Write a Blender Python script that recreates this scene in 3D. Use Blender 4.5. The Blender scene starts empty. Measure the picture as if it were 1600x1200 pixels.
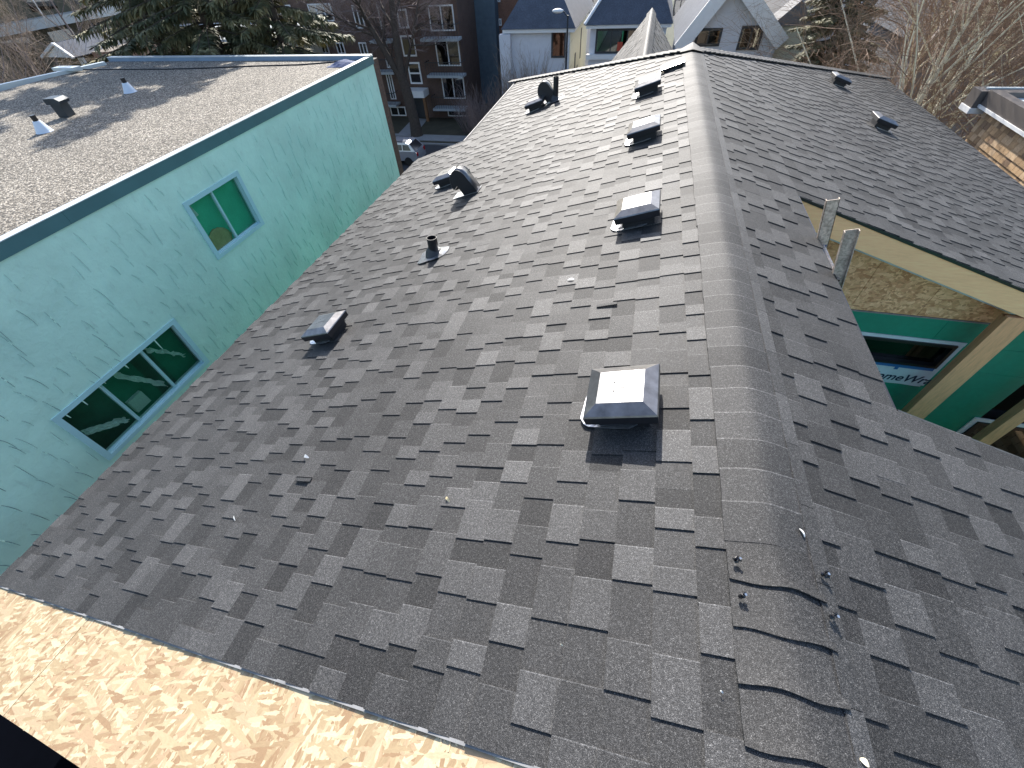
import bpy, math, random
from mathutils import Vector, Matrix, noise as mnoise
random.seed(7)
H = 13.3                      # camera height above the ground (m)
K = 1.47
scene = bpy.context.scene
# ---------------------------------------------------------------- camera
R = ((0.9697, 0.1471, -0.1952), (0.2396, -0.7303, 0.6397), (-0.0485, -0.6671, -0.7434))
FPX = 651.95
cd = bpy.data.cameras.new("camera"); cam = bpy.data.objects.new("camera", cd)
scene.collection.objects.link(cam)
cd.sensor_width = 36; cd.lens = 36 * FPX / 1600; cd.clip_start = 0.05; cd.clip_end = 2000
cam.matrix_world = Matrix(((R[0][0], -R[0][1], -R[0][2], 0), (R[1][0], -R[1][1], -R[1][2], 0),
                           (R[2][0], -R[2][1], -R[2][2], H), (0, 0, 0, 1)))
scene.camera = cam
# ---------------------------------------------------------------- light
SUN_AZ, SUN_EL = -15.0, 36.0          # azimuth from +Y towards +X
a, e = math.radians(SUN_AZ), math.radians(SUN_EL)
SUN = Vector((math.sin(a) * math.cos(e), math.cos(a) * math.cos(e), math.sin(e)))
w = bpy.data.worlds.new("World"); scene.world = w; w.use_nodes = True
nt = w.node_tree; bg = nt.nodes["Background"]
sk = nt.nodes.new("ShaderNodeTexSky"); sk.sky_type = 'NISHITA'; sk.sun_disc = False
sk.sun_elevation = e; sk.sun_rotation = a; sk.air_density = 1.0; sk.dust_density = 1.5; sk.ozone_density = 1.0
nt.links.new(sk.outputs[0], bg.inputs[0]); bg.inputs[1].default_value = 0.14
sl = bpy.data.lights.new("sun", 'SUN'); sl.energy = 4.5; sl.angle = math.radians(0.5); sl.color = (1, 0.95, 0.88)
so = bpy.data.objects.new("sun", sl); scene.collection.objects.link(so)
so.rotation_euler = SUN.to_track_quat('Z', 'Y').to_euler(); so.location = (0, 0, 60)
scene.view_settings.view_transform = 'Standard'; scene.view_settings.look = 'None'
scene.view_settings.exposure = 1.15; scene.view_settings.gamma = 1
scene.render.engine = 'CYCLES'; scene.cycles.use_denoising = True

# ---------------------------------------------------------------- helpers
def ray(px, py):
    c = (px - 800, py - 600, FPX)
    return Vector([sum(R[i][j] * c[j] for j in range(3)) for i in range(3)])
def aty(px, py, Y):
    r = ray(px, py); r = r * (Y / r.y); return Vector((r.x, r.y, H + r.z))
def atx(px, py, X):
    r = ray(px, py); r = r * (X / r.x); return Vector((r.x, r.y, H + r.z))
def atz(px, py, Z):
    r = ray(px, py); r = r * ((Z - H) / r.z); return Vector((r.x, r.y, Z))

def link(o, parent=None):
    scene.collection.objects.link(o)
    if parent is not None: o.parent = parent
    return o
def make(name, verts, faces, mat, parent=None, smooth=False, mats=None, fm=None, M=None, kind=None):
    me = bpy.data.meshes.new(name); me.from_pydata([tuple(v) for v in verts], [], faces)
    for m in (mats or [mat]): me.materials.append(m)
    if fm: me.polygons.foreach_set('material_index', fm)
    if smooth: me.polygons.foreach_set('use_smooth', [True] * len(faces))
    me.update()
    o = bpy.data.objects.new(name, me)
    if M is not None: o.matrix_world = M
    link(o, parent)
    if kind: o['kind'] = kind
    return o
def tag(o, label=None, cat=None, group=None, kind=None):
    if label: o['label'] = label
    if cat: o['category'] = cat
    if group: o['group'] = group
    if kind: o['kind'] = kind
    return o
def empty(name, loc=(0, 0, 0), label=None, cat=None, group=None, M=None):
    o = bpy.data.objects.new(name, None); o.empty_display_size = 0.2
    if M is not None: o.matrix_world = M
    else: o.location = loc
    link(o); return tag(o, label, cat, group)

class MB:
    def __init__(s): s.v = []; s.f = []; s.t = []; s.tone = []
    def add(s, vs, fs, tone=1.0, mi=0):
        b = len(s.v); s.v += [Vector(x) for x in vs]
        s.f += [tuple(i + b for i in q) for q in fs]; s.tone += [tone] * len(fs); s.t += [mi] * len(fs)
    def box(s, x0, x1, y0, y1, z0, z1, M=None, tone=1.0, mi=0):
        vs = [Vector(p) for p in ((x0,y0,z0),(x1,y0,z0),(x1,y1,z0),(x0,y1,z0),(x0,y0,z1),(x1,y0,z1),(x1,y1,z1),(x0,y1,z1))]
        if M is not None: vs = [M @ p for p in vs]
        s.add(vs, [(0,3,2,1),(4,5,6,7),(0,1,5,4),(1,2,6,5),(2,3,7,6),(3,0,4,7)], tone, mi)
    def tube(s, pts, rads, n=6, cap=True, tone=1.0, mi=0):
        b = len(s.v); m = len(pts)
        for i, p in enumerate(pts):
            d = (pts[min(i + 1, m - 1)] - pts[max(i - 1, 0)])
            if d.length < 1e-9: d = Vector((0, 0, 1))
            d.normalize()
            u = d.orthogonal().normalized() if abs(d.z) > .9 else d.cross(Vector((0, 0, 1))).normalized()
            vv = d.cross(u)
            for k in range(n):
                an = 2 * math.pi * k / n
                s.v.append(p + (u * math.cos(an) + vv * math.sin(an)) * rads[i])
        nf = 0
        for i in range(m - 1):
            for k in range(n):
                s.f.append((b + i*n + k, b + i*n + (k+1) % n, b + (i+1)*n + (k+1) % n, b + (i+1)*n + k)); nf += 1
        if cap:
            s.f.append(tuple(b + k for k in range(n))[::-1]); s.f.append(tuple(b + (m-1)*n + k for k in range(n))); nf += 2
        s.tone += [tone] * nf; s.t += [mi] * nf
    def build(s, name, mat, parent=None, smooth=False, kind=None, mats=None, M=None, tones=False):
        o = make(name, s.v, s.f, mat, parent, smooth, mats, s.t if mats else None, M, kind)
        if tones: set_tone(o.data, s.tone)
        return o
def set_tone(me, tones):
    at = me.attributes.new('tone', 'FLOAT', 'FACE'); at.data.foreach_set('value', tones)
def prism(poly, axis_vec, M=None):
    """polygon (list of Vector) extruded along axis_vec"""
    n = len(poly); vs = list(poly) + [p + axis_vec for p in poly]
    fs = [tuple(range(n))[::-1], tuple(range(n, 2*n))] + [(i, (i+1) % n, n + (i+1) % n, n + i) for i in range(n)]
    if M is not None: vs = [M @ p for p in vs]
    return vs, fs

# ---------------------------------------------------------------- materials
def N(nt, typ, **kw):
    n = nt.nodes.new(typ)
    for k, v in kw.items(): setattr(n, k, v)
    return n
def new_mat(name):
    m = bpy.data.materials.new(name); m.use_nodes = True
    nt = m.node_tree; b = nt.nodes['Principled BSDF']
    return m, nt, b
def pos(nt, scale=(1, 1, 1), rot=(0, 0, 0), obj=False):
    mp = N(nt, 'ShaderNodeMapping'); mp.inputs['Scale'].default_value = scale; mp.inputs['Rotation'].default_value = rot
    if obj:
        g = N(nt, 'ShaderNodeTexCoord'); nt.links.new(g.outputs['Object'], mp.inputs['Vector'])
    else:
        g = N(nt, 'ShaderNodeNewGeometry'); nt.links.new(g.outputs['Position'], mp.inputs['Vector'])
    return mp.outputs[0]
def noise(nt, vec, scale, detail=2, rough=.5):
    n = N(nt, 'ShaderNodeTexNoise'); n.inputs['Scale'].default_value = scale; n.inputs['Detail'].default_value = detail
    n.inputs['Roughness'].default_value = rough; nt.links.new(vec, n.inputs['Vector']); return n
def ramp(nt, fac, stops):
    r = N(nt, 'ShaderNodeValToRGB'); el = r.color_ramp.elements
    while len(el) < len(stops): el.new(.5)
    for q, (p, c) in zip(el, stops):
        q.position = p; q.color = (*c, 1) if isinstance(c, tuple) else (c, c, c, 1)
    nt.links.new(fac, r.inputs[0]); return r.outputs[0]
def mixc(nt, a, b, fac, mode='MIX'):
    m = N(nt, 'ShaderNodeMix', data_type='RGBA', blend_type=mode)
    for s, v in ((6, a), (7, b)):
        if hasattr(v, 'links') or isinstance(v, bpy.types.NodeSocket): nt.links.new(v, m.inputs[s])
        else: m.inputs[s].default_value = (*v, 1)
    if isinstance(fac, bpy.types.NodeSocket): nt.links.new(fac, m.inputs[0])
    else: m.inputs[0].default_value = fac
    return m.outputs[2]
def bump(nt, b, h, strength, dist):
    n = N(nt, 'ShaderNodeBump'); n.inputs['Strength'].default_value = strength; n.inputs['Distance'].default_value = dist
    nt.links.new(h, n.inputs['Height']); nt.links.new(n.outputs[0], b.inputs['Normal']); return n
def simple(name, col, rough=.6, var=.15, scale=3.0, metal=0, spec=.5, bmp=0, bscale=40, fine=0, stretch=(1,1,1)):
    m, nt, b = new_mat(name)
    p = pos(nt, stretch)
    n = noise(nt, p, scale, 5, .6)
    c = ramp(nt, n.outputs[0], [(.25, tuple(x * (1 - var) for x in col)), (.75, tuple(min(1, x * (1 + var)) for x in col))])
    if fine:
        f = noise(nt, p, bscale, 2, .5)
        g = ramp(nt, f.outputs[0], [(.3, 1 - fine), (.7, 1.0)])
        c = mixc(nt, c, g, 1.0, 'MULTIPLY')
    nt.links.new(c, b.inputs['Base Color'])
    b.inputs['Roughness'].default_value = rough; b.inputs['Metallic'].default_value = metal
    b.inputs['Specular IOR Level'].default_value = spec
    if bmp:
        f2 = noise(nt, p, bscale, 3, .6); bump(nt, b, f2.outputs[0], 1.0, bmp)
    return m

def shingle_mat(name, tint=(1, 1, 1), gain=1.0):
    m, nt, b = new_mat(name)
    p = pos(nt)
    n1 = noise(nt, p, 420, 1.5, .7)                      # granules
    g = ramp(nt, n1.outputs[0], [(.34, (.012, .012, .013)), (.5, (.058, .058, .060)), (.60, (.13, .13, .132)), (.72, (.34, .34, .335))])
    n2 = noise(nt, p, 2.3, 4, .6)
    d = ramp(nt, n2.outputs[0], [(.3, .82), (.7, 1.14)])
    c = mixc(nt, g, d, 1.0, 'MULTIPLY')
    n4 = noise(nt, p, 120, 3, .8)
    c = mixc(nt, c, ramp(nt, n4.outputs[0], [(.32, .35), (.5, .92), (.68, 2.0)]), 1.0, 'MULTIPLY')
    at = N(nt, 'ShaderNodeAttribute', attribute_name='tone', attribute_type='GEOMETRY')
    cb = N(nt, 'ShaderNodeCombineColor')
    for i in range(3):
        mm = N(nt, 'ShaderNodeMath', operation='MULTIPLY'); mm.inputs[1].default_value = tint[i] * gain
        nt.links.new(at.outputs['Fac'], mm.inputs[0]); nt.links.new(mm.outputs[0], cb.inputs[i])
    c = mixc(nt, c, cb.outputs[0], 1.0, 'MULTIPLY')
    n3 = noise(nt, p, 9, 4, .7)                            # scuffs and pale dust, a few
    sc = ramp(nt, n3.outputs[0], [(.70, 0.0), (.80, .30)])
    c = mixc(nt, c, (.22, .22, .21), sc)
    nt.links.new(c, b.inputs['Base Color'])
    b.inputs['Roughness'].default_value = .68
    ms_ = N(nt, 'ShaderNodeMath', operation='MULTIPLY'); ms_.inputs[1].default_value = .46
    nt.links.new(at.outputs['Fac'], ms_.inputs[0]); nt.links.new(ms_.outputs[0], b.inputs['Specular IOR Level'])
    bump(nt, b, n1.outputs[0], .8, .0016)
    return m
M_SH = shingle_mat('asphalt_shingle', (1.0, .98, .95), .455)

def osb_mat(name, gain=1.0, sc=1.0, warm=1.0, rot0=0.0, tint=(1, 1, 1)):
    m, nt, b = new_mat(name)
    prev = None; hsum = None
    cols = [(.36, .22, .125), (.42, .29, .17), (.50, .37, .225), (.56, .43, .28), (.66, .55, .38), (.48, .32, .20)]
    for li, (ang, s, thr) in enumerate([(0.1, 34, 0), (1.0, 40, .42), (-.6, 46, .45), (.35, 30, .5), (1.5, 52, .6), (-1.2, 38, .66), (.15, 27, .74), (-.25, 60, .7)]):
        vec = pos(nt, (1, 1, 1), (0, 0, ang + rot0), obj=True)
        wob = noise(nt, vec, 45 * sc, 3); 
        ad = N(nt, 'ShaderNodeMix', data_type='VECTOR'); ad.inputs[0].default_value = .010
        nt.links.new(vec, ad.inputs[4]); nt.links.new(wob.outputs[1], ad.inputs[5])
        mp = N(nt, 'ShaderNodeMapping'); mp.inputs['Scale'].default_value = (1, .19, 1)
        nt.links.new(ad.outputs[1], mp.inputs['Vector'])
        v = N(nt, 'ShaderNodeTexVoronoi', feature='F1', distance='EUCLIDEAN'); v.inputs['Scale'].default_value = s * sc
        v.inputs['Randomness'].default_value = 1; nt.links.new(mp.outputs[0], v.inputs['Vector'])
        sp = N(nt, 'ShaderNodeSeparateColor'); nt.links.new(v.outputs['Color'], sp.inputs[0])
        stops = [(i / 6 + .08, tuple(min(1, x * gain * tint[k]) for k, x in enumerate(c))) for i, c in enumerate(cols)]
        cc = ramp(nt, sp.outputs[0], stops)
        gr = noise(nt, mp.outputs[0], 160 * sc, 3, .7)
        cc = mixc(nt, cc, ramp(nt, gr.outputs[0], [(.3, .84), (.7, 1.06)]), 1.0, 'MULTIPLY')
        if prev is None: prev = cc; hsum = sp.outputs[0]
        else:
            st = N(nt, 'ShaderNodeMath', operation='GREATER_THAN'); st.inputs[1].default_value = thr
            nt.links.new(sp.outputs[1], st.inputs[0]); prev = mixc(nt, prev, cc, st.outputs[0])
            hm = N(nt, 'ShaderNodeMix'); nt.links.new(st.outputs[0], hm.inputs[0]); nt.links.new(hsum, hm.inputs[2]); nt.links.new(sp.outputs[0], hm.inputs[3]); hsum = hm.outputs[0]
    vec = pos(nt, obj=True)
    n2 = noise(nt, vec, 30 * sc, 4, .75)
    prev = mixc(nt, prev, ramp(nt, n2.outputs[0], [(.27, .45), (.36, 1.0)]), 1.0, 'MULTIPLY')
    nt.links.new(prev, b.inputs['Base Color']); b.inputs['Roughness'].default_value = .62
    bump(nt, b, hsum, .5, .0012)
    return m
M_OSB = osb_mat('strand_board_deck', gain=.78, sc=1.2, tint=(1, 1.05, 1.0))
M_OSBW = osb_mat('strand_board_wall', gain=1.35, sc=.7, tint=(1.1, .80, .64))

def gravel_mat():
    m, nt, b = new_mat('roof_gravel'); p = pos(nt)
    v = N(nt, 'ShaderNodeTexVoronoi'); v.inputs['Scale'].default_value = 42; nt.links.new(p, v.inputs['Vector'])
    sp = N(nt, 'ShaderNodeSeparateColor'); nt.links.new(v.outputs['Color'], sp.inputs[0])
    c = ramp(nt, sp.outputs[0], [(0, (.07, .062, .05)), (.3, (.19, .165, .13)), (.6, (.31, .275, .22)), (.9, (.47, .42, .35)), (1, (.6, .55, .47))])
    dk = ramp(nt, v.outputs['Distance'], [(.3, 1.0), (.75, .25)])
    c = mixc(nt, c, dk, 1.0, 'MULTIPLY')
    n = noise(nt, p, .8, 4, .6); c = mixc(nt, c, ramp(nt, n.outputs[0], [(.3, .85), (.7, 1.1)]), 1.0, 'MULTIPLY')
    nt.links.new(c, b.inputs['Base Color']); b.inputs['Roughness'].default_value = .85
    inv = N(nt, 'ShaderNodeMath', operation='SUBTRACT'); inv.inputs[0].default_value = 1; nt.links.new(v.outputs['Distance'], inv.inputs[1])
    bump(nt, b, inv.outputs[0], 1.0, .012); return m
def stucco_mat(name, col):
    m, nt, b = new_mat(name); p = pos(nt)
    n = noise(nt, p, 1.1, 5, .6)
    c = ramp(nt, n.outputs[0], [(.3, tuple(x * .86 for x in col)), (.7, tuple(min(1, x * 1.08) for x in col))])
    n2 = noise(nt, pos(nt, (1, 1.6, .6)), 5, 6, .7)
    c = mixc(nt, c, ramp(nt, n2.outputs[0], [(.25, .80), (.42, 1.0)]), 1.0, 'MULTIPLY')
    nt.links.new(c, b.inputs['Base Color']); b.inputs['Roughness'].default_value = .6
    n3 = noise(nt, p, 7, 6, .65); bump(nt, b, n3.outputs[0], .7, .02); return m
def glass_mat(name, tint=(.35, .5, .45), refl=.12, rough=.02):
    m, nt, b = new_mat(name); out = nt.nodes['Material Output']
    tr = N(nt, 'ShaderNodeBsdfTransparent'); tr.inputs[0].default_value = (*tint, 1)
    gl = N(nt, 'ShaderNodeBsdfGlossy'); gl.inputs['Roughness'].default_value = rough
    lw = N(nt, 'ShaderNodeLayerWeight'); lw.inputs[0].default_value = .5
    pw = N(nt, 'ShaderNodeMath', operation='POWER'); pw.inputs[1].default_value = 4; nt.links.new(lw.outputs['Facing'], pw.inputs[0])
    ad = N(nt, 'ShaderNodeMath', operation='ADD'); ad.inputs[1].default_value = refl + .03; ad.use_clamp = True; nt.links.new(pw.outputs[0], ad.inputs[0])
    mx = N(nt, 'ShaderNodeMixShader'); nt.links.new(ad.outputs[0], mx.inputs[0]); nt.links.new(tr.outputs[0], mx.inputs[1]); nt.links.new(gl.outputs[0], mx.inputs[2])
    nt.links.new(mx.outputs[0], out.inputs[0]); return m
def brick_mat(name, c1, c2, mortar, scale=6, yz=False):
    m, nt, b = new_mat(name)
    p = pos(nt, (1, 1, 1), (math.pi / 2, 0, 0) if not yz else (math.pi / 2, 0, math.pi / 2))
    g = N(nt, 'ShaderNodeNewGeometry'); sx = N(nt, 'ShaderNodeSeparateXYZ'); nt.links.new(g.outputs['Position'], sx.inputs[0])
    cx = N(nt, 'ShaderNodeCombineXYZ'); ad = N(nt, 'ShaderNodeMath', operation='ADD')
    nt.links.new(sx.outputs[0], ad.inputs[0]); nt.links.new(sx.outputs[1], ad.inputs[1])
    nt.links.new(ad.outputs[0], cx.inputs[0]); nt.links.new(sx.outputs[2], cx.inputs[1])
    br = N(nt, 'ShaderNodeTexBrick'); br.inputs['Scale'].default_value = scale; nt.links.new(cx.outputs[0], br.inputs['Vector'])
    br.inputs['Color1'].default_value = (*c1, 1); br.inputs['Color2'].default_value = (*c2, 1); br.inputs['Mortar'].default_value = (*mortar, 1)
    br.inputs['Mortar Size'].default_value = .015
    n = noise(nt, p, 1.3, 4, .6); c = mixc(nt, br.outputs[0], ramp(nt, n.outputs[0], [(.3, .8), (.7, 1.1)]), 1.0, 'MULTIPLY')
    nt.links.new(c, b.inputs['Base Color']); b.inputs['Roughness'].default_value = .8; return m

M_GRAVEL = gravel_mat()
M_STUCCO = stucco_mat('mint_green_stucco', (.62, .88, .73))
M_STUCCO_RIDGE = simple('stucco_ridge_dark', (.085, .17, .17), .6)  # darker tone for the narrow flank of each ridge
M_MINTFR = simple('pale_mint_window_paint', (.46, .70, .72), .35, .06)
M_TEAL = simple('teal_flashing_metal', (.075, .17, .18), .4, .12, 2, spec=.6)
M_CAPWHITE = simple('pale_flashing_metal', (.55, .60, .62), .35, .1, 3, metal=.3)
M_VENT = simple('black_painted_metal', (.17, .17, .175), .30, .4, 14, metal=.85, bmp=.0005, bscale=30)
M_VENTSK = simple('vent_side_shade', (.015, .015, .018), .35, .2, 8)  # darker copy of the vent metal; shade of the sides put into colour
M_VENTBASE = simple('matt_black_metal', (.012, .012, .014), .5, .2, 8)
M_FLASH = simple('galvanised_flashing', (.55, .56, .58), .28, .2, 25, metal=.9, bmp=.002, bscale=30)
M_DKFLASH = simple('dark_rubber_flashing', (.03, .03, .032), .5, .2, 20)
M_PIPE = simple('black_plastic_pipe', (.010, .010, .012), .35, .2, 8)
M_DRIP = simple('grey_drip_edge_metal', (.22, .22, .22), .6, .35, 12)
M_LUMBER = None
def wood_mat(name, col, stretch, dark=.6):
    m, nt, b = new_mat(name)
    p = pos(nt, stretch); n = noise(nt, p, 6, 6, .65)
    c = ramp(nt, n.outputs[0], [(.3, tuple(x * dark for x in col)), (.5, col), (.75, tuple(min(1, x * 1.18) for x in col))])
    v = N(nt, 'ShaderNodeTexVoronoi'); v.inputs['Scale'].default_value = 3.2; nt.links.new(pos(nt, (1, 1, 1)), v.inputs['Vector'])
    kn = ramp(nt, v.outputs['Distance'], [(.03, .35), (.085, 1.0)])
    c = mixc(nt, c, kn, 1.0, 'MULTIPLY')
    nt.links.new(c, b.inputs['Base Color']); b.inputs['Roughness'].default_value = .65
    bump(nt, b, n.outputs[0], .3, .002); return m
M_FASCIA = wood_mat('new_spruce_lumber', (.97, .56, .28), (1.2, 8, 9), .9)
M_POST = wood_mat('weathered_lumber', (.74, .38, .19), (9, 9, 1.2), .8)
M_GREEN = simple('green_sheathing_panel', (.012, .25, .16), .55, .1, 1.5, fine=.12, bscale=18)
M_WHITE = simple('white_vinyl', (.72, .73, .74), .45, .05)
M_WRAP = simple('white_house_wrap', (.62, .65, .70), .45, .12, 8, bmp=.004, bscale=9)
M_BLUETAPE = simple('blue_flashing_tape', (.03, .13, .34), .4, .2)
M_INK = simple('navy_ink', (.01, .02, .06), .6, .05)
M_BLACKW = simple('black_window_frame', (.012, .012, .014), .35, .2)
M_DARK = simple('dark_interior', (.012, .014, .016), .7, .3)
M_ALU = simple('weathered_aluminium', (.62, .52, .43), .5, .4, 14, metal=.25, bmp=.001, bscale=60, fine=.5)
M_LABELB = simple('blue_sticker', (.04, .09, .25), .4)
M_GLASS = glass_mat('clear_glass', (.80, .90, .84), .01)
M_GLASSD = glass_mat('dark_glass', (.30, .34, .38), .10)

# ======================================================================= main house
XR, TT = .46 * K, 1 / 3.0
TH = math.atan(TT); CT, ST = math.cos(TH), math.sin(TH)
ZR = H - K                                   # ridge height
def zl(x): return ZR - abs(x - XR) * TT
YN, YRIDGE = -.022, 8.55                     # near edge of the shingles, far end of the ridge
YCL, SCL = 12.35, 4.03                       # far left hip corner (y, slope distance)
YCR, SCR = 15.9, 6.12                        # far right hip corner
S_EL, S_EL2, Y_JOG = 4.925, 3.93, 8.08       # left eave, stepped eave beyond the jog
S_NOTCH, YN1, YN2, S_ER = .835, 1.70, 4.13, 6.02
def onroof(px, py, h=0.0):
    r = ray(px, py); a_, b_ = r.x / -r.z, r.y / -r.z
    k = (K + XR * TT - h) / (1 + a_ * TT)
    if a_ * k > XR: k = (K - XR * TT - h) / (1 - a_ * TT)
    return Vector((a_ * k, b_ * k, H - k))
def slopeM(side, s, y):
    """frame on the roof: local x = along the course, y = upslope, z = normal"""
    if side == 'L':
        u, v, n = Vector((0, -1, 0)), Vector((CT, 0, ST)), Vector((-ST, 0, CT)); o = Vector((XR - s * CT, y, ZR - s * ST))
    else:
        u, v, n = Vector((0, 1, 0)), Vector((-CT, 0, ST)), Vector((ST, 0, CT)); o = Vector((XR + s * CT, y, ZR - s * ST))
    return Matrix(((u.x, v.x, n.x, o.x), (u.y, v.y, n.y, o.y), (u.z, v.z, n.z, o.z), (0, 0, 0, 1)))

house = empty('house', (XR, 4, 0), 'house under construction with a charcoal shingle hip roof filling the picture', 'house')
roofL = None
def slab(name, pts, th, mat, parent):
    vs, fs = prism([Vector(p) for p in pts], Vector((0, 0, -th)))
    return make(name, vs, fs, mat, parent)
def LP(s, y, d=.0): return (XR - s * CT, y, ZR - s * ST - d)
def RP(s, y, d=.0): return (XR + s * CT, y, ZR - s * ST - d)
D0 = .006
M_DECK = simple('dark_underlayment', (.02, .02, .022), .8)
roofL = slab('roof_slope', [LP(0, YN, D0), LP(0, YRIDGE, D0), LP(S_EL2, YCL - .1, D0), LP(S_EL2, Y_JOG, D0), LP(S_EL, Y_JOG - .12, D0), LP(S_EL, YN, D0)][::-1], .12, M_DECK, house)
roofR = slab('roof_slope', [RP(0, YN, D0), RP(S_ER, YN, D0), RP(S_ER, YN1, D0), RP(S_NOTCH, YN1, D0), RP(S_NOTCH, YN2, D0), RP(S_ER, YN2, D0), RP(S_ER, YCR - .12, D0), RP(0, YRIDGE, D0)][::-1], .018, M_DECK, house)
hipE = slab('roof_slope', [(XR, YRIDGE, ZR - D0), LP(S_EL2, YCL - .1, D0), (XR - S_EL2 * CT, YCL + .6, ZR - S_EL2 * ST - .25), (XR + S_ER * CT, YCR + .4, ZR - S_ER * ST - .1), RP(S_ER, YCR - .12, D0)], .12, M_SH, house)

EDGE = .0035  # pale strip at the sunward end: cut edge, its lit line put into the tone
piece_cache = {}
def piece_mesh(wd, raised, tone, left, exp=.143):
    key = (round(wd, 3), raised, round(tone, 2), left)
    if key in piece_cache: return piece_cache[key]
    hi, lo = (.0150, .0072) if raised else (.0088, .0010)
    L = exp + .016; i = .0 
    vs = [(0, 0, -.002), (wd, 0, -.002), (wd - i, L, -.002), (i, L, -.002), (0, 0, hi), (wd, 0, hi), (wd - i, L, lo), (i, L, lo)]
    fs, tn = [(0, 1, 5, 4), (1, 2, 6, 5), (3, 0, 4, 7)], [tone] * 3
    if raised:
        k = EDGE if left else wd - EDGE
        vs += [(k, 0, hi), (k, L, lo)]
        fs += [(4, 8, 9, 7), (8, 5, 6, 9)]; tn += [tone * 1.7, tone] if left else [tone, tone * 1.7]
    else: fs += [(4, 5, 6, 7)]; tn += [tone]
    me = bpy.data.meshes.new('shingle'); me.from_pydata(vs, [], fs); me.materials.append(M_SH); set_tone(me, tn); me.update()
    piece_cache[key] = me; return me
rnd = random.Random(11)
WID = [.085, .10, .115, .13, .145, .165, .19]
def yhip(side, s):
    return YRIDGE + (YCL - YRIDGE) * s / SCL if side == 'L' else YRIDGE + (YCR - YRIDGE) * s / SCR
pieces = []
def course(side, s, y0, y1):
    y = y0; raised = rnd.random() < .5
    base = rnd.uniform(.94, 1.06)
    while y < y1 - .01:
        wd = min(rnd.choice(WID), y1 - y)
        if y1 - y - wd < .05: wd = y1 - y
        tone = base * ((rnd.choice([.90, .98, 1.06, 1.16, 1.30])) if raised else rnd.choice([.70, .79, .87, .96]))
        if side == 'R': tone *= .97
        pieces.append((side, s, y, wd, raised, round(tone, 1)))
        y += wd; 
        raised = (not raised) if rnd.random() < .97 else raised
s = .252
while s < S_EL + .05:
    sl_ = min(s, S_EL + .012)
    ym = yhip('L', s - .07)
    if sl_ > S_EL2 + .02: ym = min(ym, Y_JOG - (.12 if s > S_EL2 else 0) + .0)
    course('L', sl_, YN, ym); s += .1425
s = .255
while s < S_ER + .05:
    ym = yhip('R', s - .07)
    if s <= S_NOTCH + .02: course('R', s, YN, ym)
    else: course('R', s, YN, YN1); course('R', s, YN2, ym)
    s += .1425
def in_frame(p):
    d = Vector(p) - Vector((0, 0, H))
    c = [sum(R[i][j] * d[i] for i in range(3)) for j in range(3)]
    if c[2] <= .05: return None
    x, y = 800 + FPX * c[0] / c[2], 600 + FPX * c[1] / c[2]
    return c[2] if -20 < x < 1620 and -20 < y < 1220 else None
ranked = []
for i, q in enumerate(pieces):
    M = slopeM(q[0], q[1], q[2] + q[3] / 2); d = in_frame(M @ Vector((0, .07, 0)))
    if d: ranked.append((d / math.sqrt(q[3]), i))
ranked.sort(); near = set(i for _, i in ranked[:296])
fieldL, fieldR = MB(), MB()
for i, (side, s, y, wd, raised, tone) in enumerate(pieces):
    y0 = y + wd if side == 'L' else y
    M = slopeM(side, s, y0)
    jt = random.Random(i)
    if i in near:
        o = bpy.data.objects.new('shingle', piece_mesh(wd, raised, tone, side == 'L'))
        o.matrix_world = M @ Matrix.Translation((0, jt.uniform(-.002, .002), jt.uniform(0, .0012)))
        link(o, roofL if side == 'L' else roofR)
    else:
        hi, lo = (.0150, .0072) if raised else (.0088, .0010)
        dz, dy = jt.uniform(0, .0012), jt.uniform(-.002, .002); Lh = .159
        vs = [M @ Vector(p) for p in ((0, dy, -.002), (wd, dy, -.002), (wd, Lh, -.002), (0, Lh, -.002), (0, dy, hi + dz), (wd, dy, hi + dz), (wd, Lh, lo + dz), (0, Lh, lo + dz))]
        (fieldL if side == 'L' else fieldR).add(vs, [(4, 5, 6, 7), (0, 1, 5, 4), (1, 2, 6, 5), (3, 0, 4, 7)], tone)
fieldL.build('shingle_field', M_SH, roofL, kind='stuff', tones=True)
fieldR.build('shingle_field', M_SH, roofR, kind='stuff', tones=True)

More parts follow.
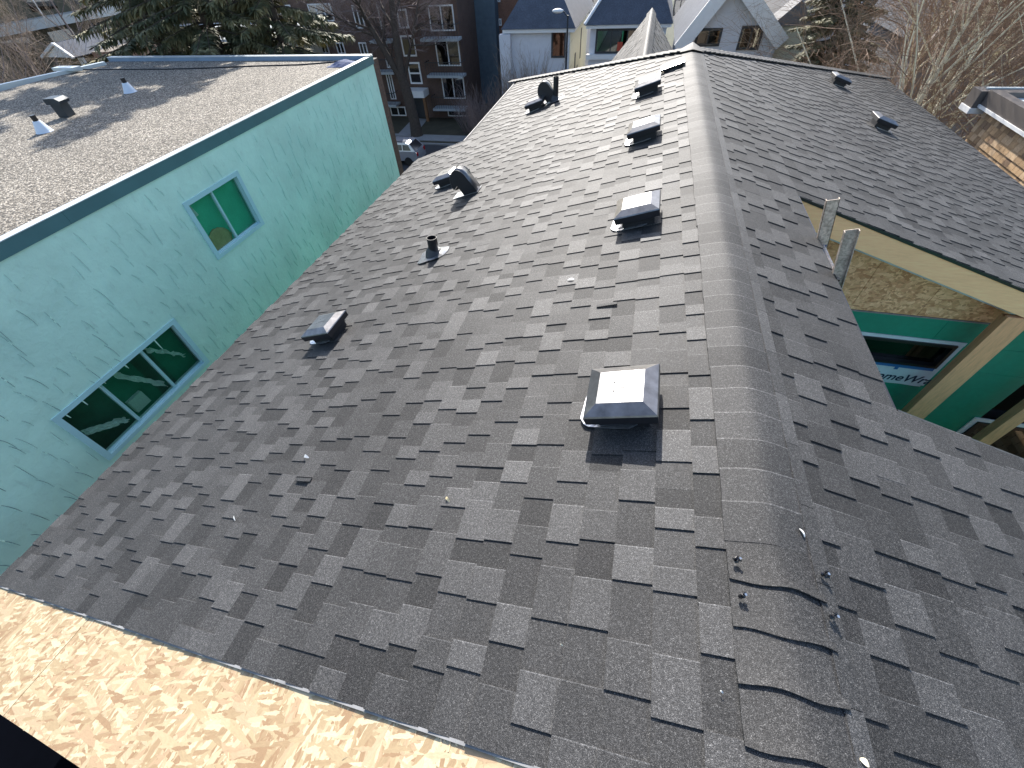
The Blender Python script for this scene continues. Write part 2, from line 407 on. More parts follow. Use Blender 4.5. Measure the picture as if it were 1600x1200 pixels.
# ridge caps
def capf(a_):
    return -TT * math.sqrt(a_ * a_ + .045 ** 2) + TT * .045 * .2
AC = [-.150, -.12, -.09, -.065, -.045, -.028, -.012, 0, .012, .028, .045, .065, .09, .115, .135]
y = .02; idx = 0
capnail = None
while y < YRIDGE + .05:
    jr = random.Random(500 + idx)
    L = .163; y0, y1 = y - .010, y - .010 + L
    nearlift = y < .62
    if nearlift: rows = [(y0, .0145 + .005 * jr.random()), (y0 + .04, .010), (y1, .0075)]
    else: rows = [(y - .012, .0090), (y + .138, .0135), (y + .143, .0136)]
    vs = []; sk_ = jr.uniform(-.003, .003); ncol = len(AC); nr_ = len(rows)
    for ri_, (yy, lf) in enumerate(rows):
        for a_ in AC:
            wob = .005 * math.sin(a_ * 31 + idx * 1.7) * (1 if nearlift else .3)
            bow = (.005 if ri_ == 0 else .001) * (max(0, a_) / .13) if nearlift else 0
            vs.append((XR + a_ + sk_, yy + (wob + .03 * (.15 - a_) * (.5 if nearlift else .1)), ZR + capf(a_) + .004 + lf + bow))
    nv = len(vs); top_ = list(vs)
    vs = vs + [(p[0], p[1], p[2] - .0065) for p in vs] + vs
    tb = 2 * nv
    fs = []
    for q_ in range(nr_ - 1): fs += [(tb + q_*ncol + j, tb + q_*ncol + j + 1, tb + (q_+1)*ncol + j + 1, tb + (q_+1)*ncol + j) for j in range(ncol - 1)]
    ntop = len(fs)
    fs += [(nv + j, nv + j + 1, j + 1, j) for j in range(ncol - 1)]
    e0_ = (nr_ - 1) * ncol
    fs += [(e0_ + j, e0_ + j + 1, nv + e0_ + j + 1, nv + e0_ + j) for j in range(ncol - 1)]
    for q_ in range(nr_ - 1):
        a0_, a1_ = q_ * ncol, (q_ + 1) * ncol
        fs += [(nv + a0_, a0_, a1_, nv + a1_), (a0_ + ncol - 1, nv + a0_ + ncol - 1, nv + a1_ + ncol - 1, a1_ + ncol - 1)]
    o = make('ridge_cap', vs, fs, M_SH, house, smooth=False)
    ct_ = jr.choice([.80, .87, .94, 1.0]); set_tone(o.data, [ct_ * (1.9 if (not nearlift and ncol - 1 <= q_ < ntop) else 1) for q_ in range(len(fs))])  # far-end strip paler: bare cut edge plus its sunlit line, in the tone
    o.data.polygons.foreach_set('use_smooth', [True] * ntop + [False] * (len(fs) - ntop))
    if abs(y - .5935) < .0715: capnail = (o, y)
    y += .143; idx += 1
M_TAR = simple('black_sealant', (.01, .01, .012), .25)
for (px, py) in [(1152, 874), (1160, 930), (1289, 898), (1303, 964)]:
    p = onroof(px, py, .034); mb = MB()
    for k in range(4):
        q = p + Vector((random.uniform(-.007, .007), random.uniform(-.007, .007), k * .003 - .006))
        mb.tube([q, q + Vector((random.uniform(-.006, .006), random.uniform(-.004, .004), .007)), q + Vector((random.uniform(-.006, .006), random.uniform(-.004, .004), .012))], [.007, .005, .002], 6)
    mb.build('nail_sealant', M_TAR, house)
    mh = MB(); mh.tube([p + Vector((.004, 0, .006)), p + Vector((.006, 0, .014))], [.0035, .0045], 8); mh.build('nail', M_FLASH, house)
# under-strip showing right of the caps, in short lengths
y = YN; mi = MB()
while y < YRIDGE:
    L = random.choice([.28, .33, .3]); M = slopeM('R', .178, y)
    mi.box(0, L - .002, 0, .06, .006, .0175, M, tone=random.choice([1.0, 1.15, 1.3])); y += L
mi.build('ridge_starter_strip', M_SH, roofR, tones=True)
# hip caps
def hipcaps(A, B, nL, nR):
    A, B = Vector(A), Vector(B); d = (B - A); Lh = d.length; d.normalize()
    side = d.cross(Vector((0, 0, 1))).normalized(); n = int(Lh / .143)
    for k in range(n + 1):
        p0 = A + d * (k * .143); p1 = A + d * (k * .143 + .165)
        vs = []
        for (p, lf) in ((p0, .016), (p1, .030)):
            for a_ in (-.15, -.07, -.025, .025, .07, .15):
                drop = (nL if a_ < 0 else nR) * abs(a_)
                vs.append(p + side * a_ + Vector((0, 0, lf - drop + (.006 if abs(a_) < .03 else 0))))
        vs += [v - Vector((0, 0, .012)) for v in vs]
        fs = [(j, j + 1, j + 7, j + 6) for j in range(5)] + [(j + 12, j + 13, j + 1, j) for j in range(5)] + [(j + 6, j + 7, j + 19, j + 18) for j in range(5)]
        fs += [(12, 0, 6, 18), (5, 17, 23, 11)]
        o = make('hip_cap', vs, fs, M_SH, house); set_tone(o.data, [random.choice([.9, 1.05, 1.2])] * len(fs))
hipcaps((XR, YRIDGE - .02, ZR + .01), (XR - SCL * CT, YCL, ZR - SCL * ST + .01), .16, .24)
hipcaps((XR, YRIDGE - .02, ZR + .01), (XR + SCR * CT, YCR, ZR - SCR * ST + .01), .12, .2)
# crown piece where hips meet the ridge
vs = [(XR + dx, YRIDGE + dy, ZR + .035 + dz) for dx, dy, dz in ((-.17, -.13, -.05), (0, -.22, .0), (.17, -.13, -.05), (.2, .1, -.07), (0, .1, .035), (-.2, .1, -.07), (0, .25, -.04))]
o = make('ridge_end_cap', vs, [(0, 1, 4, 5), (1, 2, 3, 4), (5, 4, 6), (4, 3, 6)], M_SH, house, smooth=True); set_tone(o.data, [1.1] * 4)

# eave metal, fascias, walls of the house
def edge_strip(name, A, B, drop, out, mat, th=.012):
    A, B = Vector(A), Vector(B); mb = MB()
    o_ = Vector(out).normalized() * th
    vs, fs = prism([A, B, B - Vector((0, 0, drop)), A - Vector((0, 0, drop))], o_); mb.add(vs, fs)
    return mb.build(name, mat, house)
edge_strip('drip_edge', LP(S_EL, YN), LP(S_EL, Y_JOG - .12), .06, (-1, 0, 0), M_DRIP)
edge_strip('drip_edge', LP(S_EL, Y_JOG - .12), LP(S_EL2, Y_JOG), .06, (0, 1, 0), M_DRIP)
edge_strip('drip_edge', LP(S_EL2, Y_JOG), LP(S_EL2, YCL - .1), .06, (-1, 0, 0), M_DRIP)
edge_strip('drip_edge', RP(S_ER, YN2), RP(S_ER, YCR), .06, (1, 0, 0), M_BLACKW)
edge_strip('drip_edge', RP(S_NOTCH, YN1), RP(S_NOTCH, YN2), .05, (1, 0, 0), M_BLACKW)
edge_strip('rake_edge', RP(S_NOTCH + .02, YN2, -.004), RP(S_ER, YN2, -.004), .022, (0, -1, 0), M_BLACKW)
edge_strip('rake_edge', RP(S_NOTCH + .02, YN1, -.004), RP(S_ER, YN1, -.004), .03, (0, 1, 0), M_BLACKW)
# light wooden rake board facing the camera over the notch
def rakeboard(name, s0, s1, y, d0, d1, th, mat, lab=None):
    vs, fs = prism([Vector(RP(s0, y, d0)), Vector(RP(s1, y, d0)), Vector(RP(s1, y, d1)), Vector(RP(s0, y, d1))], Vector((0, th, 0)))
    o = make(name, vs, fs, mat, house)
    if lab: o['label'] = lab
    return o
rakeboard('rake_board', S_NOTCH - .02, S_ER, YN2 + .003, .027, .225, .038, M_FASCIA, 'pale new lumber rake board')
WY = YN2 + .30
rakeboard('soffit_strip', S_NOTCH + .1, S_ER, WY - .03, .265, .335, .02, M_WRAP)
# wall behind the notch: strand-board sheets above, green sheathing below
zos = H - 3.045
def wall_panel(name, x0, x1, z0, z1top, mat, y=WY, th=.011, sloped=False):
    if sloped: poly = [Vector((x0, y, z0)), Vector((x1, y, z0)), Vector((x1, y, min(zl(x1) - .3, 99))), Vector((x0, y, zl(x0) - .3))]
    else: poly = [Vector((x0, y, z0)), Vector((x1, y, z0)), Vector((x1, y, z1top)), Vector((x0, y, z1top))]
    if poly[2].z < z0 + .01: poly[2].z = z0 + .01
    vs, fs = prism(poly, Vector((0, th, 0))); return make(name, vs, fs, mat, house)
for x0, x1 in ((1.45, 2.02), (2.024, 2.58), (2.584, 3.22), (3.224, 4.45)):
    wall_panel('strand_board_panel', x0, x1, zos + .004, 0, M_OSBW, sloped=True)
b_ = MB(); b_.box(1.4, 4.5, WY - .012, WY - .001, zos - .012, zos + .003); b_.build('panel_joint_flashing', M_DRIP, house)
WX0, WX1, WZ1, WZ0 = 2.55, 3.80, H - 3.37, H - 3.72
for x0, x1, z0, z1 in ((1.4, 3.535, WZ1 + .003, zos - .013), (3.538, 6.2, WZ1 + .003, zos - .013), (1.4, WX0 - .003, WZ0, WZ1), (WX1 + .003, 4.75, WZ0, WZ1), (4.753, 6.2, WZ0, WZ1),
                       (1.4, 3.3, WZ0 - 1.2, WZ0 - .003), (3.303, 4.72, WZ0 - 1.2, WZ0 - .003), (1.4, 4.72, 0, WZ0 - 1.204), (4.723, 6.2, 0, H - 5.6)):
    wall_panel('sheathing_panel', x0, x1, z0, z1, M_GREEN, y=WY + .001)
def window_unit(parent, x0, x1, z0, z1, y, fr, fmat, gmat, depth=.09, mull=(), name='window', back=M_DARK):
    """window facing -Y in plane y; frame, panes and a dark room panel"""
    f = MB()
    f.box(x0, x1, y - .02, y + depth, z1 - fr, z1); f.box(x0, x1, y - .02, y + depth, z0, z0 + fr)
    f.box(x0, x0 + fr, y - .02, y + depth, z0 + fr, z1 - fr); f.box(x1 - fr, x1, y - .02, y + depth, z0 + fr, z1 - fr)
    for m_ in mull: f.box(m_ - fr * .4, m_ + fr * .4, y - .012, y + depth, z0 + fr, z1 - fr)
    fo = f.build(name, fmat, parent)
    edges = [x0 + fr] + list(mull) + [x1 - fr]
    for p0, p1 in zip(edges[:-1], edges[1:]):
        g = MB(); g.box(p0 + .001, p1 - .001, y + depth * .5, y + depth * .5 + .006, z0 + fr + .001, z1 - fr - .001); g.build('pane', gmat, fo)
    g = MB(); g.box(x0, x1, y + depth + .15, y + depth + .17, z0, z1); g.build('room_dark', back, fo)
    return fo
wf = window_unit(house, WX0, WX1, WZ0, WZ1, WY - .01, .035, M_BLACKW, M_GLASSD)
wf['label'] = 'black framed window in the green sheathing'
t = MB(); t.box(WX0 - .05, WX1 + .06, WY - .012, WY - .002, WZ1 + .001, WZ1 + .045); t.box(WX1 + .002, WX1 + .055, WY - .012, WY - .002, WZ0 - .30, WZ1 - .001)
t.build('window_tape', M_WRAP, house)
t = MB(); t.box(WX0, WX1 + .001, WY - .014, WY - .002, WZ0 - .055, WZ0 - .002); t.box(3.42, 3.46, WY - .016, WY - .0145, WZ0 - .09, WZ0 - .04); t.build('blue_tape', M_BLUETAPE, house)
t = MB()
nx = 24
for i in range(nx):
    xa, xb = 2.3 + i * (1.53 / nx), 2.3 + (i + 1) * (1.53 / nx)
    ja, jb = .004 * math.sin(i * 1.3), .004 * math.sin((i + 1) * 1.3)
    t.add([(xa, WY - .010, WZ0 - .32 + ja), (xb, WY - .010, WZ0 - .32 + jb), (xb, WY - .010, WZ0 - .057), (xa, WY - .010, WZ0 - .057),
           (xa, WY - .001, WZ0 - .32 + ja), (xb, WY - .001, WZ0 - .32 + jb)], [(0, 1, 2, 3), (0, 4, 5, 1)])
wrap = t.build('wrap_strip', M_WRAP, house)
def text_mesh(name, body, size, M, mat, parent, shear=0):
    c = bpy.data.curves.new(name, 'FONT'); c.body = body; c.size = size; c.extrude = .0012; c.shear = shear
    c.offset = size * .012
    o = bpy.data.objects.new(name, c); scene.collection.objects.link(o)
    dg = bpy.context.evaluated_depsgraph_get(); me = bpy.data.meshes.new_from_object(o.evaluated_get(dg))
    bpy.data.objects.remove(o); me.materials.clear(); me.materials.append(mat)
    q = bpy.data.objects.new(name, me); q.matrix_world = M; link(q, parent); return q
text_mesh('printed_lettering', 'HomeWrap', .16, Matrix.Translation((3.185, WY - .0125, WZ0 - .265)) @ Matrix.Rotation(math.pi / 2, 4, 'X'), M_INK, wrap, .25)
# lower window at the right frame edge
wf2 = window_unit(house, 4.73, 6.0, H - 5.6, H - 4.50, WY - .01, .05, M_BLACKW, M_GLASSD)
t = MB(); t.box(4.66, 6.05, WY - .014, WY - .002, H - 4.498, H - 4.44); t.box(4.66, 4.725, WY - .014, WY - .002, H - 5.65, H - 4.499); t.build('window_tape', M_WHITE, house)
# two posts carrying the far wing's roof edge
for x0, x1, zt, lab in ((3.71, 3.925, zl(3.8) - .245, 'long knotty lumber post'), (4.66, 4.80, zl(4.7) - .245, 'narrower lumber post')):
    p_ = MB(); p_.box(x0, x1, YN2 + .005, YN2 + .045, 0, zt); p_.box(x0 + .02, x1 - .02, YN2 + .046, YN2 + .12, 0, zt - .04)
    q = p_.build('post', M_POST, house); q['label'] = lab
# remaining house walls (light well sides, eaves sides, ends)
wmb = MB()
M_REFLBLACK = simple('reflection_black', (.012, .013, .014), .7)  # black stretches added on the unseen wall to darken window reflections
for (y0, y1, m_) in ((0, 3.45, M_REFLBLACK), (3.45, 4.25, M_GREEN), (4.25, 4.7, M_REFLBLACK), (4.7, 7.7, M_GREEN)):
    wmb = MB(); wmb.box(XR - 4.3, XR - 4.2, y0, y1 - .002, 0, zl(XR - 4.3) - .13); wmb.build('sheathed_wall', m_, house)
for x0, x1, y0, y1, z1 in ((1.1, 1.2, 1.3, WY, zl(1.2) - .14), (1.1, 5.9, 1.2, 1.3, H - 3.4), (XR - 3.4, XR - 3.3, 7.7, 12, zl(XR - 3.4) - .13)):
    wmb = MB(); wmb.box(x0, x1, y0, y1, 0, z1); wmb.build('sheathed_wall', M_GREEN, house)
M_HIDBROWN = simple('unseen_wall_brown', (.12, .10, .08), .8)  # brown given to unseen walls to keep green out of far reflections
for x0, x1, y0, y1, z1 in ((XR - 4.2, 1.1, -.0, .1, H - 3.1), (5.9, 6.0, WY, 14.5, zl(6) - .14), (XR - 3.3, 5.9, 13.2, 13.3, H - 3.6)):
    wmb = MB(); wmb.box(x0, x1, y0, y1, 0, z1); wmb.build('wall', M_HIDBROWN, house)
# steep front gable beyond the hip
def steep_gable():
    xa, ya, yb, zr = -.02, 10.2, 16.2, H - 1.9
    tl = 1.2
    for sd in (-1, 1):
        mb = MB(); L = 3.2; dx, dz = math.cos(math.atan(tl)), math.sin(math.atan(tl)); s = .14
        u = Vector((0, -sd * -1.0, 0)); v = Vector((-sd * dx, 0, dz)); n = Vector((sd * dz, 0, dx))
        r2 = random.Random(sd + 5)
        mb.add([Vector((xa, ya, zr)), Vector((xa, yb, zr)), Vector((xa + sd * dx * L, yb, zr - dz * L)), Vector((xa + sd * dx * L, ya, zr - dz * L))], [(0, 1, 2, 3)], .8)
        while s < L:
            y = ya
            while y < yb:
                wd = min(r2.choice(WID), yb - y + .001); rs = r2.random() < .5
                o_ = Vector((xa + sd * s * dx, y, zr - s * dz)); hi = .016 if rs else .010
                c0, c1 = o_, o_ + Vector((0, wd, 0)); c2, c3 = c1 + v * .155, c0 + v * .155
                mb.add([c0, c1, c0 + n * hi, c1 + n * hi, c3 + n * .004, c2 + n * .004], [(0, 1, 3, 2), (2, 3, 5, 4), (0, 2, 4), (1, 5, 3)], r2.choice([.8, .95, 1.1, 1.3])); y += wd
            s += .143
        mb.build('dormer_roof_slope', M_SH, house, kind='stuff', tones=True)
    y = ya
    while y < yb:
        vs = []
        for yy, lf in ((y, .012), (y + .16, .024)):
            for a_ in (-.13, -.05, 0, .05, .13): vs.append((xa + a_, yy, zr + lf + .02 - abs(a_) * (tl * .85)))
        o = make('dormer_ridge_cap', vs, [(j, j + 1, j + 6, j + 5) for j in range(4)], M_SH, house, smooth=True); set_tone(o.data, [random.choice([.95, 1.1, 1.2])] * 4); y += .143
    g = MB(); vs, fs = prism([Vector((xa - 2.0, yb - .2, zr - 2.5)), Vector((xa + 2.0, yb - .2, zr - 2.5)), Vector((xa, yb - .2, zr - .1))], Vector((0, .1, 0))); g.add(vs, fs); g.build('gable_wall', M_GREEN, house)
steep_gable()

# ---- bare strand-board strip in the near left corner and metal edge
deck = empty('board_deck', LP(2.4, -.26), 'bright new strand-board roof decking below the cut edge of the shingles', 'decking')
YB = -.50
def dpanel(s0, s1, skew0=0, skew1=0):
    y1 = YN - .004
    pts = [Vector(LP(s0, y1, .004)), Vector(LP(s0 + skew0, YB, .004)), Vector(LP(s1 + skew1, YB, .004)), Vector(LP(s1, y1, .004))]
    vs, fs = prism(pts, Vector((0, 0, -.011))); 
    c = sum(pts, Vector()) / 4; Rm = slopeM('L', 0, 0).to_3x3()
    M = Matrix.Translation(c) @ Rm.to_4x4(); Mi = M.inverted()
    return make('deck_board', [Mi @ v for v in vs], fs, M_OSB, deck, M=M)
dpanel(3.50, S_EL + .01, .055, 0); dpanel(-.02, 3.495, 0, .055)
# splinters lifting along the edge and on the boards
sp_ = MB(); r3 = random.Random(3)
for i in range(170):
    s = r3.uniform(.2, 4.8); y = r3.choice([YN - .006, r3.uniform(YB, YN)]); M = slopeM('L', s, y) @ Matrix.Translation((0, 0, -.002)) @ Matrix.Rotation(r3.uniform(0, 3.1), 4, 'Z') @ Matrix.Rotation(r3.uniform(.0, .25), 4, 'Y')
    l, w_ = r3.uniform(.01, .05), r3.uniform(.002, .008)
    sp_.add([M @ Vector(q) for q in ((0, 0, 0), (l, 0, 0), (l * .9, w_, .001), (0, w_, .001))], [(0, 1, 2, 3)])
M_SPL = simple('wood_splinter', (.55, .42, .25), .7, .3, 40)
sp_.build('splinters', M_SPL, deck, kind='stuff')
mf = MB()
for i in range(5):
    s0, s1 = i * 1.0, min(i * 1.0 + 1.003, S_EL + .02)
    M = slopeM('L', s1, YN + .001)
    mf.box(-.002, .008, 0, s1 - s0, -.001, .0045 + .0006 * (i % 2), M)
mfo = mf.build('edge_flashing', M_DRIP, deck)
# lower roof past the deck, the shade of the drop put into near-black
M_DEEPSHADE = simple('shade_black_roof', (.0012, .0016, .003), .9, .3, 4, spec=.02)
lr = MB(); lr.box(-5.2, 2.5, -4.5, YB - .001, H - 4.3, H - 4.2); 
o = lr.build('lower_roof', M_DEEPSHADE); tag(o, 'lower roof below the decking in the lower left corner, its shadow painted near-black', 'roof')

# ---------------------------------------------------------------- roof vents
def vent_parts(root, h=.135):
    Wd, Ld = .335, .325
    def quad_ring(z, hx, hy): return [Vector((-hx, -hy, z)), Vector((hx, -hy, z)), Vector((hx, hy, z)), Vector((-hx, hy, z))]
    lid = MB()
    rings = [quad_ring(h - .055, Ld/2 - .004, Wd/2 - .004), quad_ring(h - .008, Ld/2, Wd/2), quad_ring(h, Ld/2 - .004, Wd/2 - .004), quad_ring(h + .028, Ld/2 - .062, Wd/2 - .062)]
    vs = [v for r in rings for v in r]
    fs = [(i*4 + j, i*4 + (j+1) % 4, (i+1)*4 + (j+1) % 4, (i+1)*4 + j) for i in range(3) for j in range(4)] + [(12, 13, 14, 15), (3, 2, 1, 0)]
    lid.add(vs, fs)
    lid.t = [1] * 4 + [0] * 9 + [1]
    lo = lid.build('vent_lid', None, root, mats=[M_VENT, M_VENTSK])
    rib = MB(); rib.box(-.010, .010, -.03, .045, h + .0282, h + .0300); rib.build('lid_emboss', M_VENT, root)
    for x_ in (-.028, .028):
        d = MB(); d.tube([Vector((x_, -.03, h + .028)), Vector((x_, -.03, h + .0305))], [.004, .003], 8); d.build('rivet', M_VENTBASE, root)
    b = MB(); b.box(-.115, .115, -.115, .115, .0, h - .03); b.build('vent_base', M_VENTBASE, root)
    sl2 = MB()
    for k in range(4): sl2.box(-.118, .118, -.118, .118, .025 + k * .02, .029 + k * .02)
    sl2.build('louvre', M_VENTBASE, root)
    f = MB(); n = 20; ring = []
    for k in range(n):
        an = 2 * math.pi * k / n; cx_, cy_ = math.cos(an), math.sin(an)
        x_ = .185 * math.copysign(abs(cx_) ** .55, cx_); x_ = x_ * .72; y_ = .16 * math.copysign(abs(cy_) ** .55, cy_) - .058
        ring.append(Vector((x_ + .008 * math.sin(5 * an), y_ + .006 * math.sin(7 * an + 1), .019 + .004 * math.sin(4 * an))))
    vs = ring + [Vector((p.x, p.y, p.z - .006)) for p in ring] + [Vector((0, 0, .022))]
    f.add(vs, [(k, (k+1) % n, 2*n) for k in range(n)] + [(n + k, n + (k+1) % n, (k+1) % n, k) for k in range(n)])
    f.build('flashing', M_FLASH, root)
def copy_tree(o):
    c = o.copy(); scene.collection.objects.link(c)
    for ch in o.children:
        d = ch.copy(); scene.collection.objects.link(d); d.parent = c
    return c
def roof_frame(p):
    """matrix on roof with local x along +-Y course, y upslope at point p (on plane)"""
    side = 'L' if p.x < XR else 'R'; s = abs(p.x - XR) / CT
    return slopeM(side, s, p.y)
HV = .135
vents = [((972, 612), 'large black square roof vent nearest the camera, with a pale scuffed top'),
         ((996, 321), 'black square vent with a glaring white top, second up the row beside the ridge'),
         ((1006, 196), 'bright-topped square vent third up the row beside the ridge'),
         ((1012, 128), 'small bright-topped vent fourth up the row beside the ridge'),
         ((1050, 91), 'white vent lid at the far end of the row beside the ridge'),
         ((506, 507), 'dull grey-topped square vent low on the left slope near the mint wall'),
         ((697, 273), 'low square vent just behind the gooseneck exhaust on the left slope'),
         ((836, 158), 'farthest square vent of the lower left row, beside the tall black pipe'),
         ((1315, 121), 'black vent high up on the right slope nearest the far hip'),
         ((1383, 186), 'black vent on the right slope with a white lit edge, the nearer of two')]
proto = None
for (px, py), lab in vents:
    p = onroof(px, py, HV * 1.0)
    side = 'L' if p.x < XR else 'R'
    n_ = Vector((-ST, 0, CT)) if side == 'L' else Vector((ST, 0, CT))
    g = Vector((p.x, p.y, zl(p.x))); dd = (p.z - g.z) * CT
    base = p - n_ * dd
    M = slopeM(side, abs(base.x - XR) / CT, base.y) @ Matrix.Rotation(random.uniform(-.02, .02), 4, 'Z') @ Matrix.Translation((0, 0, .004))
    if proto is None:
        o = empty('roof_vent', M=M); vent_parts(o); proto = o
    else:
        o = copy_tree(proto); o.matrix_world = M @ (Matrix.Diagonal((1, 1, .45, 1)) if px == 1050 else Matrix.Identity(4))
    tag(o, lab, 'roof vent', 'square box vents on the charcoal roof')
# crumpled clear sealant patch beside the near vent
def gooseneck(px, py, lab, M=None):
    p = onroof(px, py, 0); M = roof_frame(p) @ Matrix.Translation((0, 0, .004))
    root = empty('gooseneck_vent', M=M @ Matrix.Diagonal((.85, 1.05, 1.45, 1))); tag(root, lab, 'exhaust vent', 'gooseneck exhaust vents on the left slope')
    # profile in local (y upslope, z normal), opening downslope; extruded along x
    W = .10; pr = []
    top = []; n = 12
    cx, cz, r = -.02, .115, .115
    for k in range(n + 1):
        an = math.radians(15 + 165 * k / n); top.append((cx + r * math.cos(an), cz + r * math.sin(an)))
    prof = [(.155, .012)] + top + [(cx - r + .004, cz - .035), (cx - .045, cz - .01), (-.03, .012)]
    hood = MB()
    n2 = len(prof)
    vs = [Vector((-W, a_, b_)) for a_, b_ in prof] + [Vector((W, a_, b_)) for a_, b_ in prof]
    fs = [(i, (i+1) % n2, n2 + (i+1) % n2, n2 + i) for i in range(n2)] + [tuple(range(n2))[::-1], tuple(range(n2, 2*n2))]
    ho = make('hood', vs, fs, None, root, mats=[M_VENT, M_VENTSK], fm=[0] * n2 + [1, 1])  # side plates take the black that stands for their shade
    hl = [True] * (n2) + [False, False]; ho.data.polygons.foreach_set('use_smooth', hl)
    hr = MB()
    for xs in (-W - .004, W + .001):
        pv = [Vector((xs, a_, b_)) for a_, b_ in top]; pv2 = [Vector((xs, cx + (a_ - cx) * 1.03, cz + (b_ - cz) * 1.03)) for a_, b_ in top]
        for k in range(n):
            q = [pv[k], pv[k+1], pv2[k+1], pv2[k]]; v2, f2 = prism(q, Vector((.003, 0, 0))); hr.add(v2, f2)
    hr.build('hood_rim', M_VENT, root)
    fl = MB(); fl.box(-.11, .11, -.19, .16, .012, .016); fl.build('flashing', M_FLASH, root)
    mo = MB(); mo.box(-W + .012, W - .012, cx - r + .01, cx - .05, cz - .040, cz - .036); mo.build('grille', M_VENTBASE, root)
gooseneck(733, 303, 'black gooseneck exhaust hood with a curved shining top, nearer the camera')
gooseneck(859, 160, 'farther gooseneck exhaust hood directly below the tall black pipe')
def vent_pipe(px, py, hh, lab, rr=.052, label_tilt=0):
    p = onroof(px, py, 0); M = Matrix.Translation(p)
    root = empty('vent_pipe', M=M); tag(root, lab, 'vent pipe', 'plumbing pipes through the left slope')
    n = 24
    mb = MB(); ri = rr - .006
    vs = []; 
    for (r_, z_) in ((rr, -.05), (rr, hh - .002), (rr - .001, hh), (ri + .001, hh), (ri, hh - .002), (ri, hh - .25)):
        vs += [Vector((r_ * math.cos(2*math.pi*k/n), r_ * math.sin(2*math.pi*k/n), z_)) for k in range(n)]
    fs = [(i*n + k, i*n + (k+1) % n, (i+1)*n + (k+1) % n, (i+1)*n + k) for i in range(5) for k in range(n)] + [tuple(5*n + k for k in range(n))]
    mb.add(vs, fs); mb.build('pipe', M_PIPE, root, smooth=False)
    c = MB(); Mi = Matrix.Rotation(-TH, 4, 'Y')
    c.tube([Mi @ Vector((0, 0, .012)), Mi @ Vector((0, 0, .05)), Vector((0, 0, .085))], [.105, .075, rr + .004], 20, cap=False); c.build('boot_collar', M_DKFLASH, root, smooth=True)
    f = MB(); nn = 16; ring = []
    for k in range(nn):
        an = 2*math.pi*k/nn; q = 1 + .10 * math.sin(3*an + px) + .05 * math.sin(5 * an)
        ring.append(Mi @ Vector((-.02 + .17 * q * math.copysign(abs(math.cos(an))**.7, math.cos(an)), .14 * q * math.copysign(abs(math.sin(an))**.7, math.sin(an)), .019 + .003 * math.sin(3*an))))
    f.add(ring + [Mi @ Vector((0, 0, .026))], [(k, (k+1) % nn, nn) for k in range(nn)]); f.build('boot_flashing', M_FLASH, root)
vent_pipe(680, 399, .20, 'short open black plumbing pipe with a silver boot on the left slope')
vent_pipe(868, 158, .36, 'tall thin black pipe standing behind the far gooseneck hood', .045)

# ---------------------------------------------------------------- ladder
def ladder():
    root = empty('ladder', (1.5, 3.1, H - 1.7), 'weathered aluminium ladder whose two rails stick up past the roof edge of the light well', 'ladder')
    xe = XR + S_NOTCH * CT + .035; ze = zl(xe)
    d = Vector((-.24, 0, 1)).normalized()
    for i, (y0, up) in enumerate(((3.36, .33), (2.92, .34))):
        A = Vector((xe, y0, ze)); T1 = A + d * up; T0 = A - d * 9.5
        f1 = Vector((0, 1, 0)); f2 = d.cross(f1).normalized()
        mb = MB()
        sg = 1 if i == 0 else -1
        for (a0, a1, b0, b1) in ((0, .004, -.04, .04), (.0, .028, .036, .040), (.0, .028, -.040, -.036)):
            q = [T0 + f1 * (sg * a0) + f2 * b0, T0 + f1 * (sg * a1) + f2 * b0, T0 + f1 * (sg * a1) + f2 * b1, T0 + f1 * (sg * a0) + f2 * b1]
            vs, fs = prism(q, T1 - T0); mb.add(vs, fs)
        mb.build('rail', M_ALU, root)
        if i == 0:
            st = MB(); q = [A + f1 * -.002 + f2 * b - d * .02 for b in (-.03, .03)] + [A + f1 * -.002 + f2 * b - d * .16 for b in (.03, -.03)]
            vs, fs = prism(q, f1 * -.001); st.add(vs, fs); st.build('sticker', M_LABELB, root)
    for k in range(30):
        zz = .0 - k * .305 - .02
        P = Vector((xe, 0, ze)) + d * zz
        mb = MB(); P0, P1 = Vector((P.x, 2.885, P.z)), Vector((P.x, 3.39, P.z))
        n = 12; vs = []
        for r_, yy in ((.017, P0.y), (.017, P1.y), (.013, P1.y), (.013, P0.y)):
            vs += [Vector((P.x + r_ * math.cos(2*math.pi*j/n), yy, P.z + r_ * .75 * math.sin(2*math.pi*j/n))) for j in range(n)]
        fs = [(i*n + j, i*n + (j+1) % n, ((i+1) % 4)*n + (j+1) % n, ((i+1) % 4)*n + j) for i in range(4) for j in range(n)]
        mb.add(vs, fs); mb.build('rung', M_ALU, root)
ladder()

